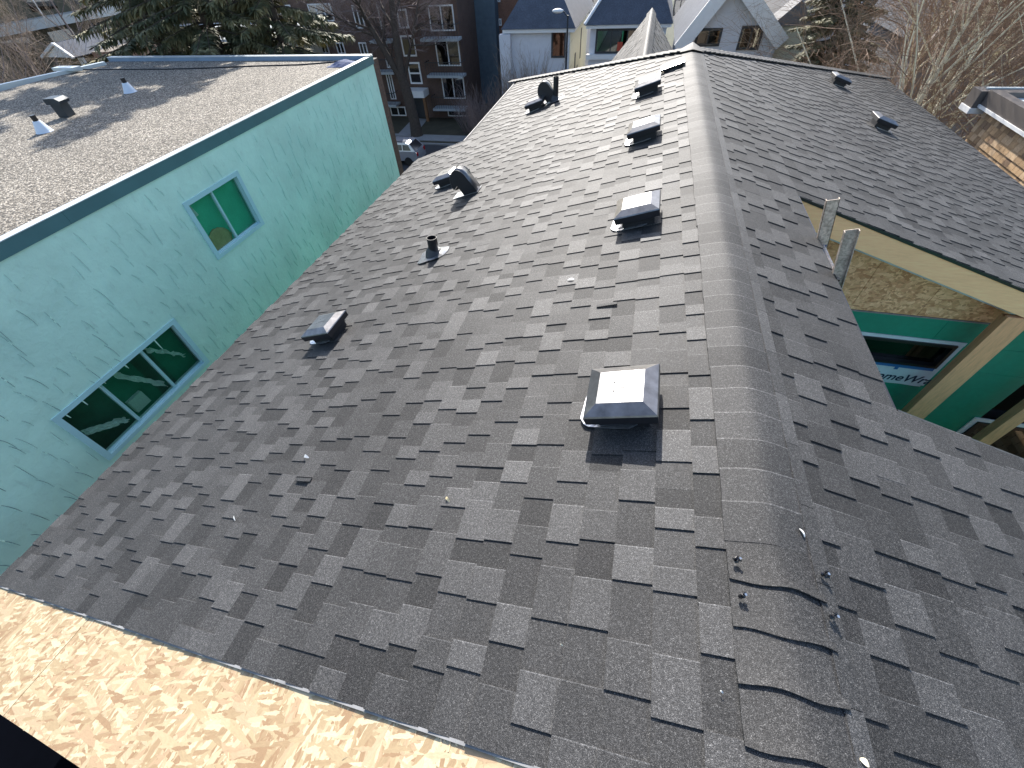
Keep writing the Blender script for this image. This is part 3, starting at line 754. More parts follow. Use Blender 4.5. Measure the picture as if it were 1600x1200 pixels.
# ---------------------------------------------------------------- small litter on the shingles
M_LEAF = simple('dry_leaf', (.62, .50, .28), .6, .2, 60)
M_CHIP = simple('wood_chip', (.75, .66, .48), .6, .2, 60)
M_SCRAP = simple('pale_scrap', (.62, .62, .60), .6, .2, 60)
def litter(px, py, l, w_, mat, lab, cat, rot=0.3, curl=.004):
    p = onroof(px, py, 0); M = roof_frame(p) @ Matrix.Translation((0, 0, .018)) @ Matrix.Rotation(rot, 4, 'Z')
    n = 6; vs = []
    for i in range(n + 1):
        t_ = i / n; hw = w_ / 2 * (math.sin(math.pi * min(.97, max(.06, t_)))) ** .6
        vs += [Vector((l * (t_ - .5), -hw, curl * math.sin(math.pi * t_))), Vector((l * (t_ - .5), hw, curl * 1.6 * math.sin(math.pi * t_) + .001))]
    m_ = len(vs); vs += [v - Vector((0, 0, .0015)) for v in vs]
    fs = [(2*i, 2*i+2, 2*i+3, 2*i+1) for i in range(n)] + [(m_+2*i, m_+2*i+1, m_+2*i+3, m_+2*i+2) for i in range(n)] + [(2*i, m_+2*i, m_+2*i+2, 2*i+2) for i in range(n)] + [(2*i+1, 2*i+3, m_+2*i+3, m_+2*i+1) for i in range(n)]
    o = make('leaf' if 'leaf' in lab else 'wood_chip' if mat is M_CHIP else 'scrap', vs, fs, mat, M=M); tag(o, lab, cat)
litter(702, 783, .034, .013, M_LEAF, 'curled tan leaf lying left of the big near vent', 'leaf', .9, .008)
litter(1341, 1190, .026, .018, M_CHIP, 'pale wood chip on the shingles at the very bottom right of the ridge caps', 'wood chip', 1.3)
litter(893, 440, .05, .02, M_SCRAP, 'small white scrap on the slope between the near vents', 'scrap', 1.5)
litter(482, 717, .05, .018, M_SCRAP, 'silvery scrap standing on the slope below the low grey vent', 'scrap', 1.4, .012)
litter(1247, 835, .03, .012, M_SCRAP, 'tiny pale flake on the right slope beside the ridge caps', 'scrap', .5)
litter(880, 1010, .012, .004, M_CHIP, 'tiny straw-coloured sliver on the near shingles', 'splinter', 1.2)
litter(370, 812, .05, .008, M_SCRAP, 'thin pale thread of debris on the lower left shingles', 'scrap', 1.0)
litter(1128, 1083, .010, .005, M_SCRAP, 'white speck near the ridge caps at the bottom', 'scrap', 1.0)
# a shingle tab curled up on the left slope
for (px, py, lab) in ((463, 763, 'loose lifted shingle tab on the lower left slope'), (937, 489, 'loose lifted shingle tab between the two near vents')):
    p = onroof(px, py, 0); M = roof_frame(p) @ Matrix.Translation((-.06, -.02, .017)) @ Matrix.Rotation(.10, 4, 'Y')
    mb = MB(); mb.box(0, .022, 0, .13, 0, .009, M); o = mb.build('shingle_scrap', M_SH, tones=True); tag(o, lab, 'shingle scrap')

# ======================================================================= neighbour with the mint wall
NX, NZ = -6.8, H - 2.15
NYE = 12.08
nb = empty('flat_roof_building', (-10.5, 4, 0), 'mint green stucco building with a flat gravel roof on the left', 'building')
NXW, NY0 = -15.3, -7.0
# wall with openings for two windows
def nzp(px, py): q = atx(px, py, NX); return q.y, q.z
w1 = (5.10, 6.36, H - 3.745, H - 2.78); w2 = (1.72, 3.76, H - 5.02, H - 4.065)
def wall_with_holes(X, y0, y1, z0, z1, holes, mat, parent, th=.2):
    ys = sorted({y0, y1} | {h[0] for h in holes} | {h[1] for h in holes}); zs = sorted({z0, z1} | {h[2] for h in holes} | {h[3] for h in holes})
    mb = MB()
    for i in range(len(ys) - 1):
        for j in range(len(zs) - 1):
            cy, cz = (ys[i] + ys[i+1]) / 2, (zs[j] + zs[j+1]) / 2
            if any(h[0] < cy < h[1] and h[2] < cz < h[3] for h in holes): continue
            mb.add([(X, ys[i], zs[j]), (X, ys[i+1], zs[j]), (X, ys[i+1], zs[j+1]), (X, ys[i], zs[j+1])], [(0, 1, 2, 3)])
    for h in holes:
        a_, b_, c_, d_ = h
        mb.add([(X, a_, c_), (X, b_, c_), (X, b_, d_), (X, a_, d_), (X - th, a_, c_), (X - th, b_, c_), (X - th, b_, d_), (X - th, a_, d_)],
               [(0, 4, 5, 1), (1, 5, 6, 2), (2, 6, 7, 3), (3, 7, 4, 0)])
    return mb.build('wall', mat, parent)
wall_with_holes(NX, NY0, NYE, 0, NZ - .12, [w1, w2], M_STUCCO, nb)
ob = MB(); ob.box(NXW, NX - 1.1, NY0, NYE - .02, 0, NZ - .2); ob.build('inner_wall', M_DARK, nb)
# trowel ridges of the stucco
tr = MB(); r4 = random.Random(21)
zrow = NZ - .35; k = 0
while zrow > H - 8.5:
    y = 0.2 + (k % 2) * .17
    while y < NYE - .1:
        yy, zz = y + r4.uniform(-.07, .07), zrow + r4.uniform(-.09, .09)
        if not any(h[0] - .1 < yy < h[1] + .1 and h[2] - .2 < zz < h[3] + .05 for h in (w1, w2)) and r4.random() < .84:
            L = r4.uniform(.13, .34); hook = r4.uniform(-.05, .012); lean = r4.uniform(-.012, .02); n = 7; wdt = r4.uniform(.004, .0075)
            pts = []
            for i in range(n + 1):
                t_ = i / n; pts.append((yy + lean * t_ + hook * (1 - t_) ** 2.5, zz - L * t_, math.sin(math.pi * (.08 + .84 * t_)) ** .6))
            vs = []
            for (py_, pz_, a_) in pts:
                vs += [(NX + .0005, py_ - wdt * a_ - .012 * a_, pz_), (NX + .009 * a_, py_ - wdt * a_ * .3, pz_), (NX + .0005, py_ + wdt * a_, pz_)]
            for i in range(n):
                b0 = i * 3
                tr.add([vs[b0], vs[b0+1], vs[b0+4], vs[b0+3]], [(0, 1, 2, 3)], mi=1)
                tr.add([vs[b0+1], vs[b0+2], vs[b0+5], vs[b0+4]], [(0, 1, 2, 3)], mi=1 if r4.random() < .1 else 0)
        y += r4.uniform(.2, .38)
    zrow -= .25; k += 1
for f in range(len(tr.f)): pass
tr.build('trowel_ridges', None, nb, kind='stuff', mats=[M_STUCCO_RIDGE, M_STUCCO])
# windows of the mint wall
M_REFLG = simple('reflected_green', (.10, .60, .42), .6, .2, 2)  # green reflection of the house opposite, put into a panel behind the pane
M_REFLD = simple('reflected_dark_green', (.02, .13, .09), .6, .6, 1.5)  # darker green for the same painted reflection in the low window
M_BROWN = simple('brown_cushion_cloth', (.60, .40, .20), .8, .2, 12)
M_PLAST = simple('crumpled_clear_plastic', (.85, .87, .87), .2, .3, 12, spec=.8)
def side_window(h, mull, lab):
    y0, y1, z0, z1 = h; fr = .05; X = NX
    f = MB()
    for a_, b_, c_, d_ in ((y0 - .03, y1 + .03, z1 - fr, z1 + .02), (y0 - .03, y1 + .03, z0 - .02, z0 + fr * .8), (y0 - .03, y0 + fr, z0 + fr * .8, z1 - fr), (y1 - fr, y1 + .03, z0 + fr * .8, z1 - fr)):
        f.box(X - .10, X + .018, a_, b_, c_, d_)
    fo = f.build('window', M_MINTFR, nb); fo['label'] = lab
    m_ = MB()
    for mm in mull:
        m_.box(X - .09, X - .035, mm - .022, mm - .004, z0 + fr * .8, z1 - fr); m_.box(X - .09, X - .05, mm + .004, mm + .022, z0 + fr * .8, z1 - fr)
    m_.box(X - .08, X - .045, y0 + fr, y1 - fr, z0 + fr * .8, z0 + fr * .8 + .02)
    m_.build('sash', M_MINTFR, fo)
    ed = [y0 + fr] + list(mull) + [y1 - fr]
    for p0, p1 in zip(ed[:-1], ed[1:]):
        g = MB(); g.box(X - .072, X - .068, p0 + .004, p1 - .004, z0 + fr, z1 - fr); g.build('pane', M_GLASS, fo)
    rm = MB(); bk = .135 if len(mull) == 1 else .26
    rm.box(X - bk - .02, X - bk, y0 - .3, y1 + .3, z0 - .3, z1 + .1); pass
    rm.build('backing', M_REFLG if len(mull) == 1 else M_REFLD, fo)
    return fo
f1 = side_window(w1, [5.72], 'two-pane sliding window high on the mint wall')
f2 = side_window(w2, [2.38, 3.10], 'three-pane window low on the mint wall')
cu = MB()
for i in range(10):
    for j in range(6):
        pass
def blob(cx, cy, cz, rx, ry, rz, mat, parent, name, seed=0):
    vs, fs = [], []; n, m = 14, 8
    for j in range(m + 1):
        ph = math.pi * j / m
        for i in range(n):
            th = 2 * math.pi * i / n; q = 1 + .13 * mnoise.noise(Vector((math.cos(th) * 2, math.sin(th) * 2, ph * 2 + seed)))
            vs.append((cx + rx * q * math.sin(ph) * math.cos(th), cy + ry * q * math.sin(ph) * math.sin(th), cz + rz * q * math.cos(ph)))
    for j in range(m):
        for i in range(n): fs.append((j*n + i, j*n + (i+1) % n, (j+1)*n + (i+1) % n, (j+1)*n + i))
    return make(name, vs, fs, mat, parent, smooth=True)
blob(NX - .115, 5.42, w1[2] + .14, .03, .28, .22, M_BROWN, f1, 'cushion')
lp = MB(); lp.tube([Vector((NX - .125, 5.25, w1[3] - .08)), Vector((NX - .125, 5.27, w1[3] - .28))], [.015, .045], 14); lp.build('lamp_reflection', M_WHITE, f1)  # white lamp reflection in the pane, modelled as a solid behind it
def film(y0, y1, z0, z1, dz, parent, seed):  # crumpled plastic of the reflection, modelled as sheets behind the panes
    n, m = 22, 8; vs = []
    for i in range(n + 1):
        for j in range(m + 1):
            t_, u_ = i / n, j / m
            q = mnoise.noise(Vector((t_ * 9, u_ * 4, seed))) * .06 + mnoise.noise(Vector((t_ * 23, u_ * 9, seed + 4))) * .03
            vs.append((NX - .135 + q * .5, y0 + (y1 - y0) * t_ + q * .5, z0 + (z1 - z0) * t_ + dz * (u_ - .5) + mnoise.noise(Vector((t_ * 7, 1, seed))) * .05))
    fs = [(i*(m+1) + j, (i+1)*(m+1) + j, (i+1)*(m+1) + j + 1, i*(m+1) + j + 1) for i in range(n) for j in range(m)]
    return make('reflected_film', vs, fs, M_PLAST, parent)
film(2.62, 3.05, w2[3] - .12, w2[2] + .14, .14, f2, 1); film(1.82, 2.3, w2[3] - .5, w2[2] + .16, .12, f2, 5); film(3.2, 3.6, w2[3] - .15, w2[2] + .3, .09, f2, 9)
bx = MB(); bx.box(NX - .38, NX - .2, 2.5, 2.75, w2[2] + .06, w2[2] + .3); bx.build('box_inside', M_SCRAP, f2)
# flat roof, gravel, flashings
rf = MB(); rf.box(NXW, NX - .01, NY0, NYE - .05, NZ - .19, NZ - .075); rfo = rf.build('roof', M_GRAVEL, nb)
fl = MB()
segs = [(-7.0, -1.5), (-1.497, 3.55), (3.553, 6.6), (6.603, 9.6), (9.603, NYE + .03)]
for a_, b_ in segs:
    g = MB(); g.box(NX + .002, NX + .022, a_, b_, NZ - .17, NZ - .012); g.build('fascia_flashing', M_TEAL, nb)
    g = MB(); g.box(NX - .10, NX + .03, a_, b_, NZ - .010, NZ); g.build('cap_flashing', M_CAPWHITE, nb)  # sunlit white of the cap put into a paler metal colour
g = MB(); g.box(NX - .10, NX, NY0, NYE - .1, NZ - .075, NZ - .012); g.build('parapet', M_BLACKW, nb)
g = MB(); g.box(NXW, NX - .102, NYE - .12, NYE + .03, NZ - .19, NZ + .01); g.build('parapet', simple('parapet_shade_blue', (.17, .24, .33), .5), nb)  # bluish shade of the parapet face put into its colour
g = MB(); g.box(NXW, NX + .02, NYE - .13, NYE + .04, NZ + .012, NZ + .024); g.build('cap_flashing', M_CAPWHITE, nb)
# left parapet runs at an angle
A, B = atz(160, 96, NZ), atz(0, 131, NZ); d_ = (B - A).normalized(); B = A + d_ * 14
nrm = Vector((-d_.y, d_.x, 0))
vs, fs = prism([A, B, B + nrm * .14, A + nrm * .14], Vector((0, 0, -.2))); 
if nrm.x > 0: pass
make('cap_flashing', vs, fs, M_CAPWHITE, nb)
M_BRK = brick_mat('dark_red_brick', (.10, .045, .03), (.15, .07, .045), (.09, .08, .07), 5)
g = MB(); g.box(NX - .7, NX - .006, NYE + .002, NYE + .30, 0, NZ - .1); g.build('brick_pier', M_BRK, nb)
g = MB(); g.box(NXW, NX - .71, NYE - .01, NYE + .1, 0, NZ - .2); g.build('front_wall', M_BRK, nb)
# things on the flat roof
M_CONE = simple('pale_metal_cone', (.60, .66, .74), .4, .08)
def cone_pipe(px, py, lab):
    p = atz(px, py, NZ - .07); root = empty('roof_pipe', p, lab, 'roof pipe', 'pipes in white cones on the gravel roof')
    mb = MB(); mb.tube([Vector((0, 0, 0)), Vector((0, 0, .02)), Vector((0, 0, .18))], [.14, .125, .06], 16); mb.build('cone', M_CONE, root, smooth=False)
    mb = MB(); mb.tube([Vector((0, 0, .15)), Vector((0, 0, .27))], [.045, .045], 12); mb.build('pipe', M_PIPE, root)
cone_pipe(70, 206, 'white metal cone with a black pipe, left of the square hood, on the gravel roof')
cone_pipe(204, 144, 'white metal cone with a black pipe, right of the square hood, on the gravel roof')
p = atz(106, 181, NZ - .07); root = empty('roof_hood', p, 'dark square sheet-metal hood standing on the gravel roof', 'roof hood')
root.rotation_euler = (0, 0, .2); root.scale = (.62, .62, .62)
M_HOOD = simple('dark_grey_sheet_metal', (.03, .04, .05), .4, .2, 5, metal=.3)
mb = MB(); mb.box(-.16, .16, -.16, .16, 0, .38); mb.build('duct', M_HOOD, root)
mb = MB(); vs, fs = prism([Vector((-.24, -.2, .36)), Vector((.24, -.2, .36)), Vector((.26, -.2, .44)), Vector((.14, -.2, .52)), Vector((-.24, -.2, .52))], Vector((0, .4, 0))); mb.add(vs, fs); mb.build('hood_top', M_HOOD, root)
cb = MB(); pts = [atz(px, py, NZ - .062) for px, py in ((112, 109), (180, 108), (260, 108), (330, 106), (400, 103), (470, 101), (520, 97), (556, 91))]
cb.tube(pts, [.014] * len(pts), 6); tag(cb.build('cable', M_PIPE), 'thin black cable lying across the far side of the gravel roof', 'cable')
M_TARP = simple('blue_tarpaulin', (.025, .05, .13), .75, .2, 8, spec=.2)
tp = MB(); P0 = atz(540, 101, NZ - .07); vs = []; n, m = 12, 6
for i in range(n + 1):
    for j in range(m + 1):
        u_, v_ = i / n - .5, j / m - .5; hgt = .09 * math.cos(math.pi * u_) * math.cos(math.pi * v_) + .035 * mnoise.noise(Vector((u_ * 9, v_ * 9, 2)))
        vs.append(P0 + Vector((u_ * .75, v_ * .6, max(0, hgt))))
tp.add(vs, [(i*(m+1) + j, (i+1)*(m+1) + j, (i+1)*(m+1) + j + 1, i*(m+1) + j + 1) for i in range(n) for j in range(m)])
tag(tp.build('tarpaulin', M_TARP), 'small folded dark blue tarpaulin at the far corner of the gravel roof', 'tarpaulin')
p = atz(104, 108, NZ); mb = MB(); mb.box(p.x - .35, p.x + .4, p.y - .12, p.y + .12, NZ - .02, NZ + .05)
tag(mb.build('drain_cover', M_CAPWHITE), 'pale metal drain cover at the far left corner of the gravel roof', 'drain cover')

# ======================================================================= ground and street
M_GRASS = simple('dry_winter_lawn', (.085, .075, .045), .9, .3, .9, fine=.4, bscale=30)
M_ROAD = simple('asphalt_road', (.05, .05, .054), .85, .2, .6, fine=.3, bscale=60)
M_WALK = simple('concrete_pavement', (.30, .30, .29), .85, .12, 1.2)
def sheet(name, x0, x1, y0, y1, z, mat, d=0):
    return tag(make(name, [(x0, y0, z), (x1, y0, z), (x1, y1, z), (x0, y1, z)], [(0, 1, 2, 3)], mat), kind='structure')
sheet('ground', -900, 900, -300, 1500, 0, M_GRASS)
sheet('road', -200, 200, 29.0, 38.2, .004, M_ROAD)
k_ = MB(); k_.box(-200, 200, 38.2, 38.4, 0, .13); tag(k_.build('kerb', M_WALK), kind='structure')
k_ = MB()
for i in range(120): k_.box(-60 + i * 1.0, -60 + i * 1.0 + .985, 39.2, 40.7, .0, .05)
tag(k_.build('pavement', M_WALK), kind='structure')
pa = [atz(px, py, .02) for px, py in ((608, 224), (640, 222), (668, 186), (646, 184))]
tag(make('path', pa, [(0, 1, 2, 3)], M_WALK), kind='structure')
sheet('alley', -6.7, -4.3, -7, 29, .008, M_WALK)

# ======================================================================= vegetation
def mk_bark(name, col): return simple(name, col, .9, .3, 6, bmp=.01, bscale=25)
M_BARK = mk_bark('dark_bark', (.075, .058, .045)); M_TWIG = simple('grey_twig', (.20, .16, .15), .9, .3, 5)
M_BIRCH = simple('birch_bark', (.90, .76, .55), .8, .4, 7); M_RTWIG = simple('reddish_twig', (.26, .17, .11), .8, .3, 3)
M_TTWIG = simple('tan_twig', (.30, .23, .17), .85, .3, 3)
def branch(tm, cm, r, p, d, L, rad, lev, maxlev, droop, nch, spread, sides):
    n = 4 if lev < 2 else 3 if lev < maxlev else 2
    pts = [p]; rads = [rad]; dd = d.copy()
    for i in range(n):
        dd = (dd + Vector((r.uniform(-.16, .16), r.uniform(-.16, .16), r.uniform(-.1, .16) - droop * lev * .12)) * (1.0 if lev else .35)).normalized()
        pts.append(pts[-1] + dd * (L / n)); rads.append(rad * (1 - .72 * (i + 1) / n))
    (tm if lev < 2 else cm).tube(pts, rads, sides[min(lev, len(sides) - 1)], cap=False)
    if lev >= maxlev: return
    m = nch[lev]
    for j in range(m):
        t_ = (.30 if lev == 0 else .18) + (.80 - (0 if lev else .08)) * (j + r.random()) / m
        t_ = min(t_, .99); i = min(int(t_ * n), n - 1); f_ = t_ * n - i
        q = pts[i].lerp(pts[i+1], f_); ax = (pts[i+1] - pts[i]).normalized()
        o_ = ax.orthogonal().normalized(); o_.rotate(Matrix.Rotation(r.uniform(0, 6.283), 3, ax))
        sp2 = spread[min(lev, len(spread) - 1)] * r.uniform(.75, 1.25)
        nd = (ax * math.cos(sp2) + o_ * math.sin(sp2)).normalized()
        branch(tm, cm, r, q, nd, L * r.uniform(.42, .62) * (1.15 - .45 * t_), max(rad * (1 - .72 * t_) * .5, .0035), lev + 1, maxlev, droop, nch, spread, sides)
def bare_tree(name, lab, cat, base, h, rad, seed, bark, twig, nch=(8, 7, 6, 6), maxlev=4, droop=0, spread=(.8, .75, .7, .6), group=None, lean=(0, 0), sides=(9, 6, 4, 3, 3)):
    r = random.Random(seed); root = empty(name, base, lab, cat, group)
    tm, cm = MB(), MB()
    branch(tm, cm, r, Vector((0, 0, -.1)), Vector((lean[0], lean[1], 1)).normalized(), h, rad, 0, maxlev, droop, nch, spread, sides)
    tm.build('trunk', bark, root, smooth=True); cm.build('crown', twig, root)
    return root
def copy_at(o, loc, rot, sc, lab):
    c = copy_tree(o); c.location = loc; c.rotation_euler = (0, 0, rot); c.scale = (sc, sc, sc); c['label'] = lab; return c

# big dark tree before the flats (two stems)
bt = atz(652, 212, 0)
r_ = random.Random(5); root = empty('bare_tree', bt, 'huge dark bare tree with a forked trunk before the brown block of flats', 'tree')
tm, cm = MB(), MB()
tm.tube([Vector((0, 0, -.1)), Vector((0, 0, 1.2)), Vector((-.15, .0, 3.2)), Vector((-.35, 0, 4.6))], [.62, .48, .45, .42], 12, cap=False)
for (d, L, rd) in (((.02, 0, 1), 11, .36), ((-.42, -.1, 1), 9, .30), ((.35, .2, .8), 6.5, .18), ((-.5, .3, .7), 6, .16)):
    branch(tm, cm, r_, Vector((-.35, 0, 4.2)), Vector(d).normalized(), L, rd, 0, 4, 0, (13, 9, 8, 6), (.9, .8, .7, .6), (8, 6, 4, 3, 3))
tm.build('trunk', M_BARK, root, smooth=True); cm.build('crown', M_TWIG, root)

# spruce trees
M_NEED = None
def needle_mat():
    m, nt, b = new_mat('spruce_needles'); n = noise(nt, pos(nt), 1.6, 4, .7)
    c = ramp(nt, n.outputs[0], [(.3, (.03, .045, .022)), (.48, (.10, .105, .05)), (.66, (.32, .27, .13))])
    nt.links.new(c, b.inputs['Base Color']); b.inputs['Roughness'].default_value = .7; return m
M_NEED = needle_mat()
def spruce(lab, base, h, rad, seed, zlow=1.5, dens=1.0, group='dark spruces behind the flat roof'):
    r = random.Random(seed); root = empty('spruce_tree', base, lab, 'tree', group)
    tm = MB(); tm.tube([Vector((0, 0, 0)), Vector((0, 0, h * .5)), Vector((0, 0, h))], [.26, .17, .02], 8)
    cm = MB(); z = zlow
    while z < h - .2:
        tt = (z - zlow) / (h - zlow); Rr = rad * (1 - tt) ** .75 * r.uniform(.85, 1.1) + .15
        for k in range(int(7 * dens + 1)):
            if r.random() < .12: continue
            an = r.uniform(0, 6.283); L = Rr * r.uniform(.65, 1.12); d = Vector((math.cos(an), math.sin(an), 0)); zz = z + r.uniform(-.2, .2)
            pts = [Vector((0, 0, zz)) + d * (L * t_) + Vector((0, 0, L * (.10 * t_ - .36 * t_ * t_ + (.12 * t_ ** 4)))) for t_ in (0, .25, .5, .75, 1)]
            tm.tube(pts, [.035, .028, .02, .013, .006], 4, cap=False)
            ns = int(L * 32 * dens) + 8; sd = d.cross(Vector((0, 0, 1)))
            for i in range(ns):
                t_ = .18 + .82 * (i + r.random()) / ns; j = min(int(t_ * 4), 3); q = pts[j].lerp(pts[j+1], t_ * 4 - j)
                for sgn in (-1, 1, 0):
                    sl3 = r.uniform(.22, .55) * (1.15 - .5 * t_)
                    dr = (d * r.uniform(.2, .8) + sd * sgn * r.uniform(.5, 1.0) + Vector((0, 0, r.uniform(-.75, -.05)))).normalized()
                    if sgn == 0: dr = (d * .3 + Vector((r.uniform(-.4, .4), r.uniform(-.4, .4), -1))).normalized()
                    up = Vector((r.uniform(-.4, .4), r.uniform(-.4, .4), 1)); wv = dr.cross(up).normalized() * r.uniform(.02, .045)
                    e_ = q + dr * sl3; mid = q + dr * sl3 * .5
                    cm.add([q, mid + wv, e_, mid - wv], [(0, 1, 2, 3)])
        z += .27 + .12 * tt
    tm.build('trunk', M_BARK, root); cm.build('crown', M_NEED, root); return root
spruce('leftmost tall spruce behind the gravel roof, its trunk dark through the branches', (-15.2, 16.2, 0), 22.5, 3.5, 1, 7.5, .85)
spruce('spruce with golden green branch tips at the right end of the gravel roof', (-12.7, 16.6, 0), 19.5, 2.9, 2, 7.5, .95)
spruce('spruce standing far left behind the gravel roof, partly out of frame', (-18.6, 17.0, 0), 23.5, 3.2, 4, 8.5, .75)
spruce('spruce standing among the white houses at upper right', aty(1292, 90, 34) * 1.0 - Vector((0, 0, aty(1292, 90, 34).z)), 15.5, 3.6, 3, 1.2, 1.3, None)

# birches at the right
birch_spots = [(8.6, 18.5, 0, 1.0), (10, 19.2, 1.3, 1.1), (11.2, 25.5, 2.4, 1.1), (12.2, 18.6, 3.7, 1.0), (11.4, 22.5, 4.9, 1.15), (14.0, 20.2, .6, 1.0), (13.5, 25.0, 2.0, 1.1), (16.2, 23.0, 5.5, 1.15)]
blabs = ['white-barked bare birch nearest the end of the right roof hip', 'bare birch with pale forked limbs just behind the nearest birch', 'reddish-twigged birch in front of the right spruce', 'leaning pale birch above the brown parapet of the shingle-clad building',
         'tall bare birch at the back of the grove', 'bare birch in the upper right corner', 'birch rising beside the brown parapet', 'farthest right birch with tangled twigs']
bproto = bare_tree('birch_tree', blabs[0], 'tree', (8.6, 18.5, 0), 12.5, .13, 31, M_BIRCH, M_RTWIG, nch=(18, 11, 8, 5), maxlev=4, droop=.25, spread=(.6, .6, .6, .5), group='bare birches on the right', lean=(.06, .03))
bproto2 = bare_tree('birch_tree', blabs[1], 'tree', (10.0, 19.2, 0), 11.0, .11, 77, M_BIRCH, M_RTWIG, nch=(17, 11, 8, 5), maxlev=4, droop=.3, spread=(.7, .65, .6, .5), group='bare birches on the right', lean=(-.08, .05))
for i, (x_, y_, ro, sc) in enumerate(birch_spots[2:]): copy_at((bproto, bproto2)[i % 2], (x_, y_, 0), ro, sc, blabs[i + 2])

# left grove and shrubs
lproto = bare_tree('leafless_tree', 'grey bare tree in front and left of the little white gabled house', 'tree', (-33, 19.5, 0), 10, .14, 41, M_TWIG, M_TTWIG, nch=(12, 8, 6, 4), maxlev=4, spread=(.7, .7, .6, .5), group='grey bare trees at upper left')
for i, (x_, y_, ro, sc, lab) in enumerate([(-33.5, 21.5, 1, 1.0, 'grey bare tree at the left frame edge'), (-26.2, 25, 2.2, .95, 'grey bare tree between the gabled house and the spruces'), (-46, 26, 3.1, 1.1, 'grey bare tree in front of the long balcony slab'),
        (-28.5, 18.2, 4.4, .85, 'grey bare tree low against the left parapet'), (-41, 31, 5.0, 1.15, 'farthest grey bare tree at upper left'), (-31, 28, 2.8, .9, 'grey bare tree behind the little gabled house'), (-24.0, 22, .4, .8, 'thin grey bare tree beside the leftmost spruce')]):
    copy_at(lproto, (x_, y_, 0), ro, sc, lab)
def shrub(lab, base, h, rad, seed, n, mat, group=None, name='bare_shrub'):
    r = random.Random(seed); root = empty(name, base, lab, 'shrub', group); cm = MB()
    for i in range(n):
        an = r.uniform(0, 6.283); rr = rad * math.sqrt(r.random()); p0 = Vector((rr * .5 * math.cos(an), rr * .5 * math.sin(an), 0))
        d = Vector((math.cos(an) * rr / h, math.sin(an) * rr / h, 1)).normalized(); L = h * r.uniform(.6, 1.05)
        pts = [p0]; 
        for k in range(4): d = (d + Vector((r.uniform(-.15, .15), r.uniform(-.15, .15), .05))).normalized(); pts.append(pts[-1] + d * L / 4)
        cm.tube(pts, [.022, .018, .013, .009, .004], 3, cap=False)
        for j in range(9):
            k = r.randint(1, 3); q = pts[k].lerp(pts[k+1], r.random()); d2 = (d + Vector((r.uniform(-.9, .9), r.uniform(-.9, .9), r.uniform(-.1, .5)))).normalized(); l2 = r.uniform(.3, .9)
            m2 = q + d2 * l2 * .5 + Vector((r.uniform(-.05, .05),) * 3); cm.tube([q, m2, q + d2 * l2], [.010, .007, .003], 3, cap=False)
    cm.build('crown', mat, root); return root
def gpt(px, py, y): q = aty(px, py, y); return Vector((q.x, q.y, 0))
shrub('tall tan leafless shrub before the grey-white house with the blue roof', gpt(832, 100, 40.8), 6.6, 2.2, 1, 150, M_TTWIG)
shrub('tall leafless shrub at the left corner of the grey-white house', gpt(800, 100, 40.2), 5.2, 1.4, 2, 80, M_TTWIG)
shrub('dark round leafless shrub at the right end of the block of flats', gpt(760, 150, 38.9), 4.6, 2.4, 3, 150, M_TWIG)
shrub('low leafless shrub under the right balcony', gpt(735, 195, 41.8), 2.6, 1.4, 4, 80, M_TWIG)
shrub('rusty leafless shrub beside the cream side wall', gpt(905, 90, 41.0), 3.0, 1.2, 5, 60, M_RTWIG)
shrub('brown leafless shrub under the picture window', gpt(945, 95, 40.5), 3.4, 1.8, 6, 90, M_TTWIG)

# ======================================================================= buildings across the street
M_BRWALL = brick_mat('brown_brick', (.11, .065, .05), (.15, .09, .06), (.10, .09, .085), 5)
M_ORBRICK = brick_mat('orange_brick', (.20, .085, .05), (.26, .12, .07), (.2, .17, .14), 5)
M_SLABW = simple('pale_concrete_slab', (.42, .46, .47), .7, .1)
M_OLIVE = simple('olive_panel', (.14, .11, .055), .7, .15)
M_GLS = glass_mat('window_glass_reflecting', (.22, .26, .27), .18)
M_CURT = simple('pale_curtain', (.30, .32, .29), .8, .3, 4)
M_BLUEROOF = simple('blue_grey_roof_shingle', (.085, .10, .13), .85, .2, 1.2, fine=.35, bscale=12)
M_GREYROOF = simple('grey_roof_shingle', (.15, .15, .155), .8, .15, 2)
M_HWHITE = simple('off_white_siding', (.68, .69, .72), .7, .06)
M_CREAM = simple('cream_siding', (.78, .74, .56), .7, .06)
M_TRIM = simple('white_trim', (.80, .80, .78), .5, .04)
M_DKTRIM = simple('dark_trim', (.03, .035, .04), .5, .1)

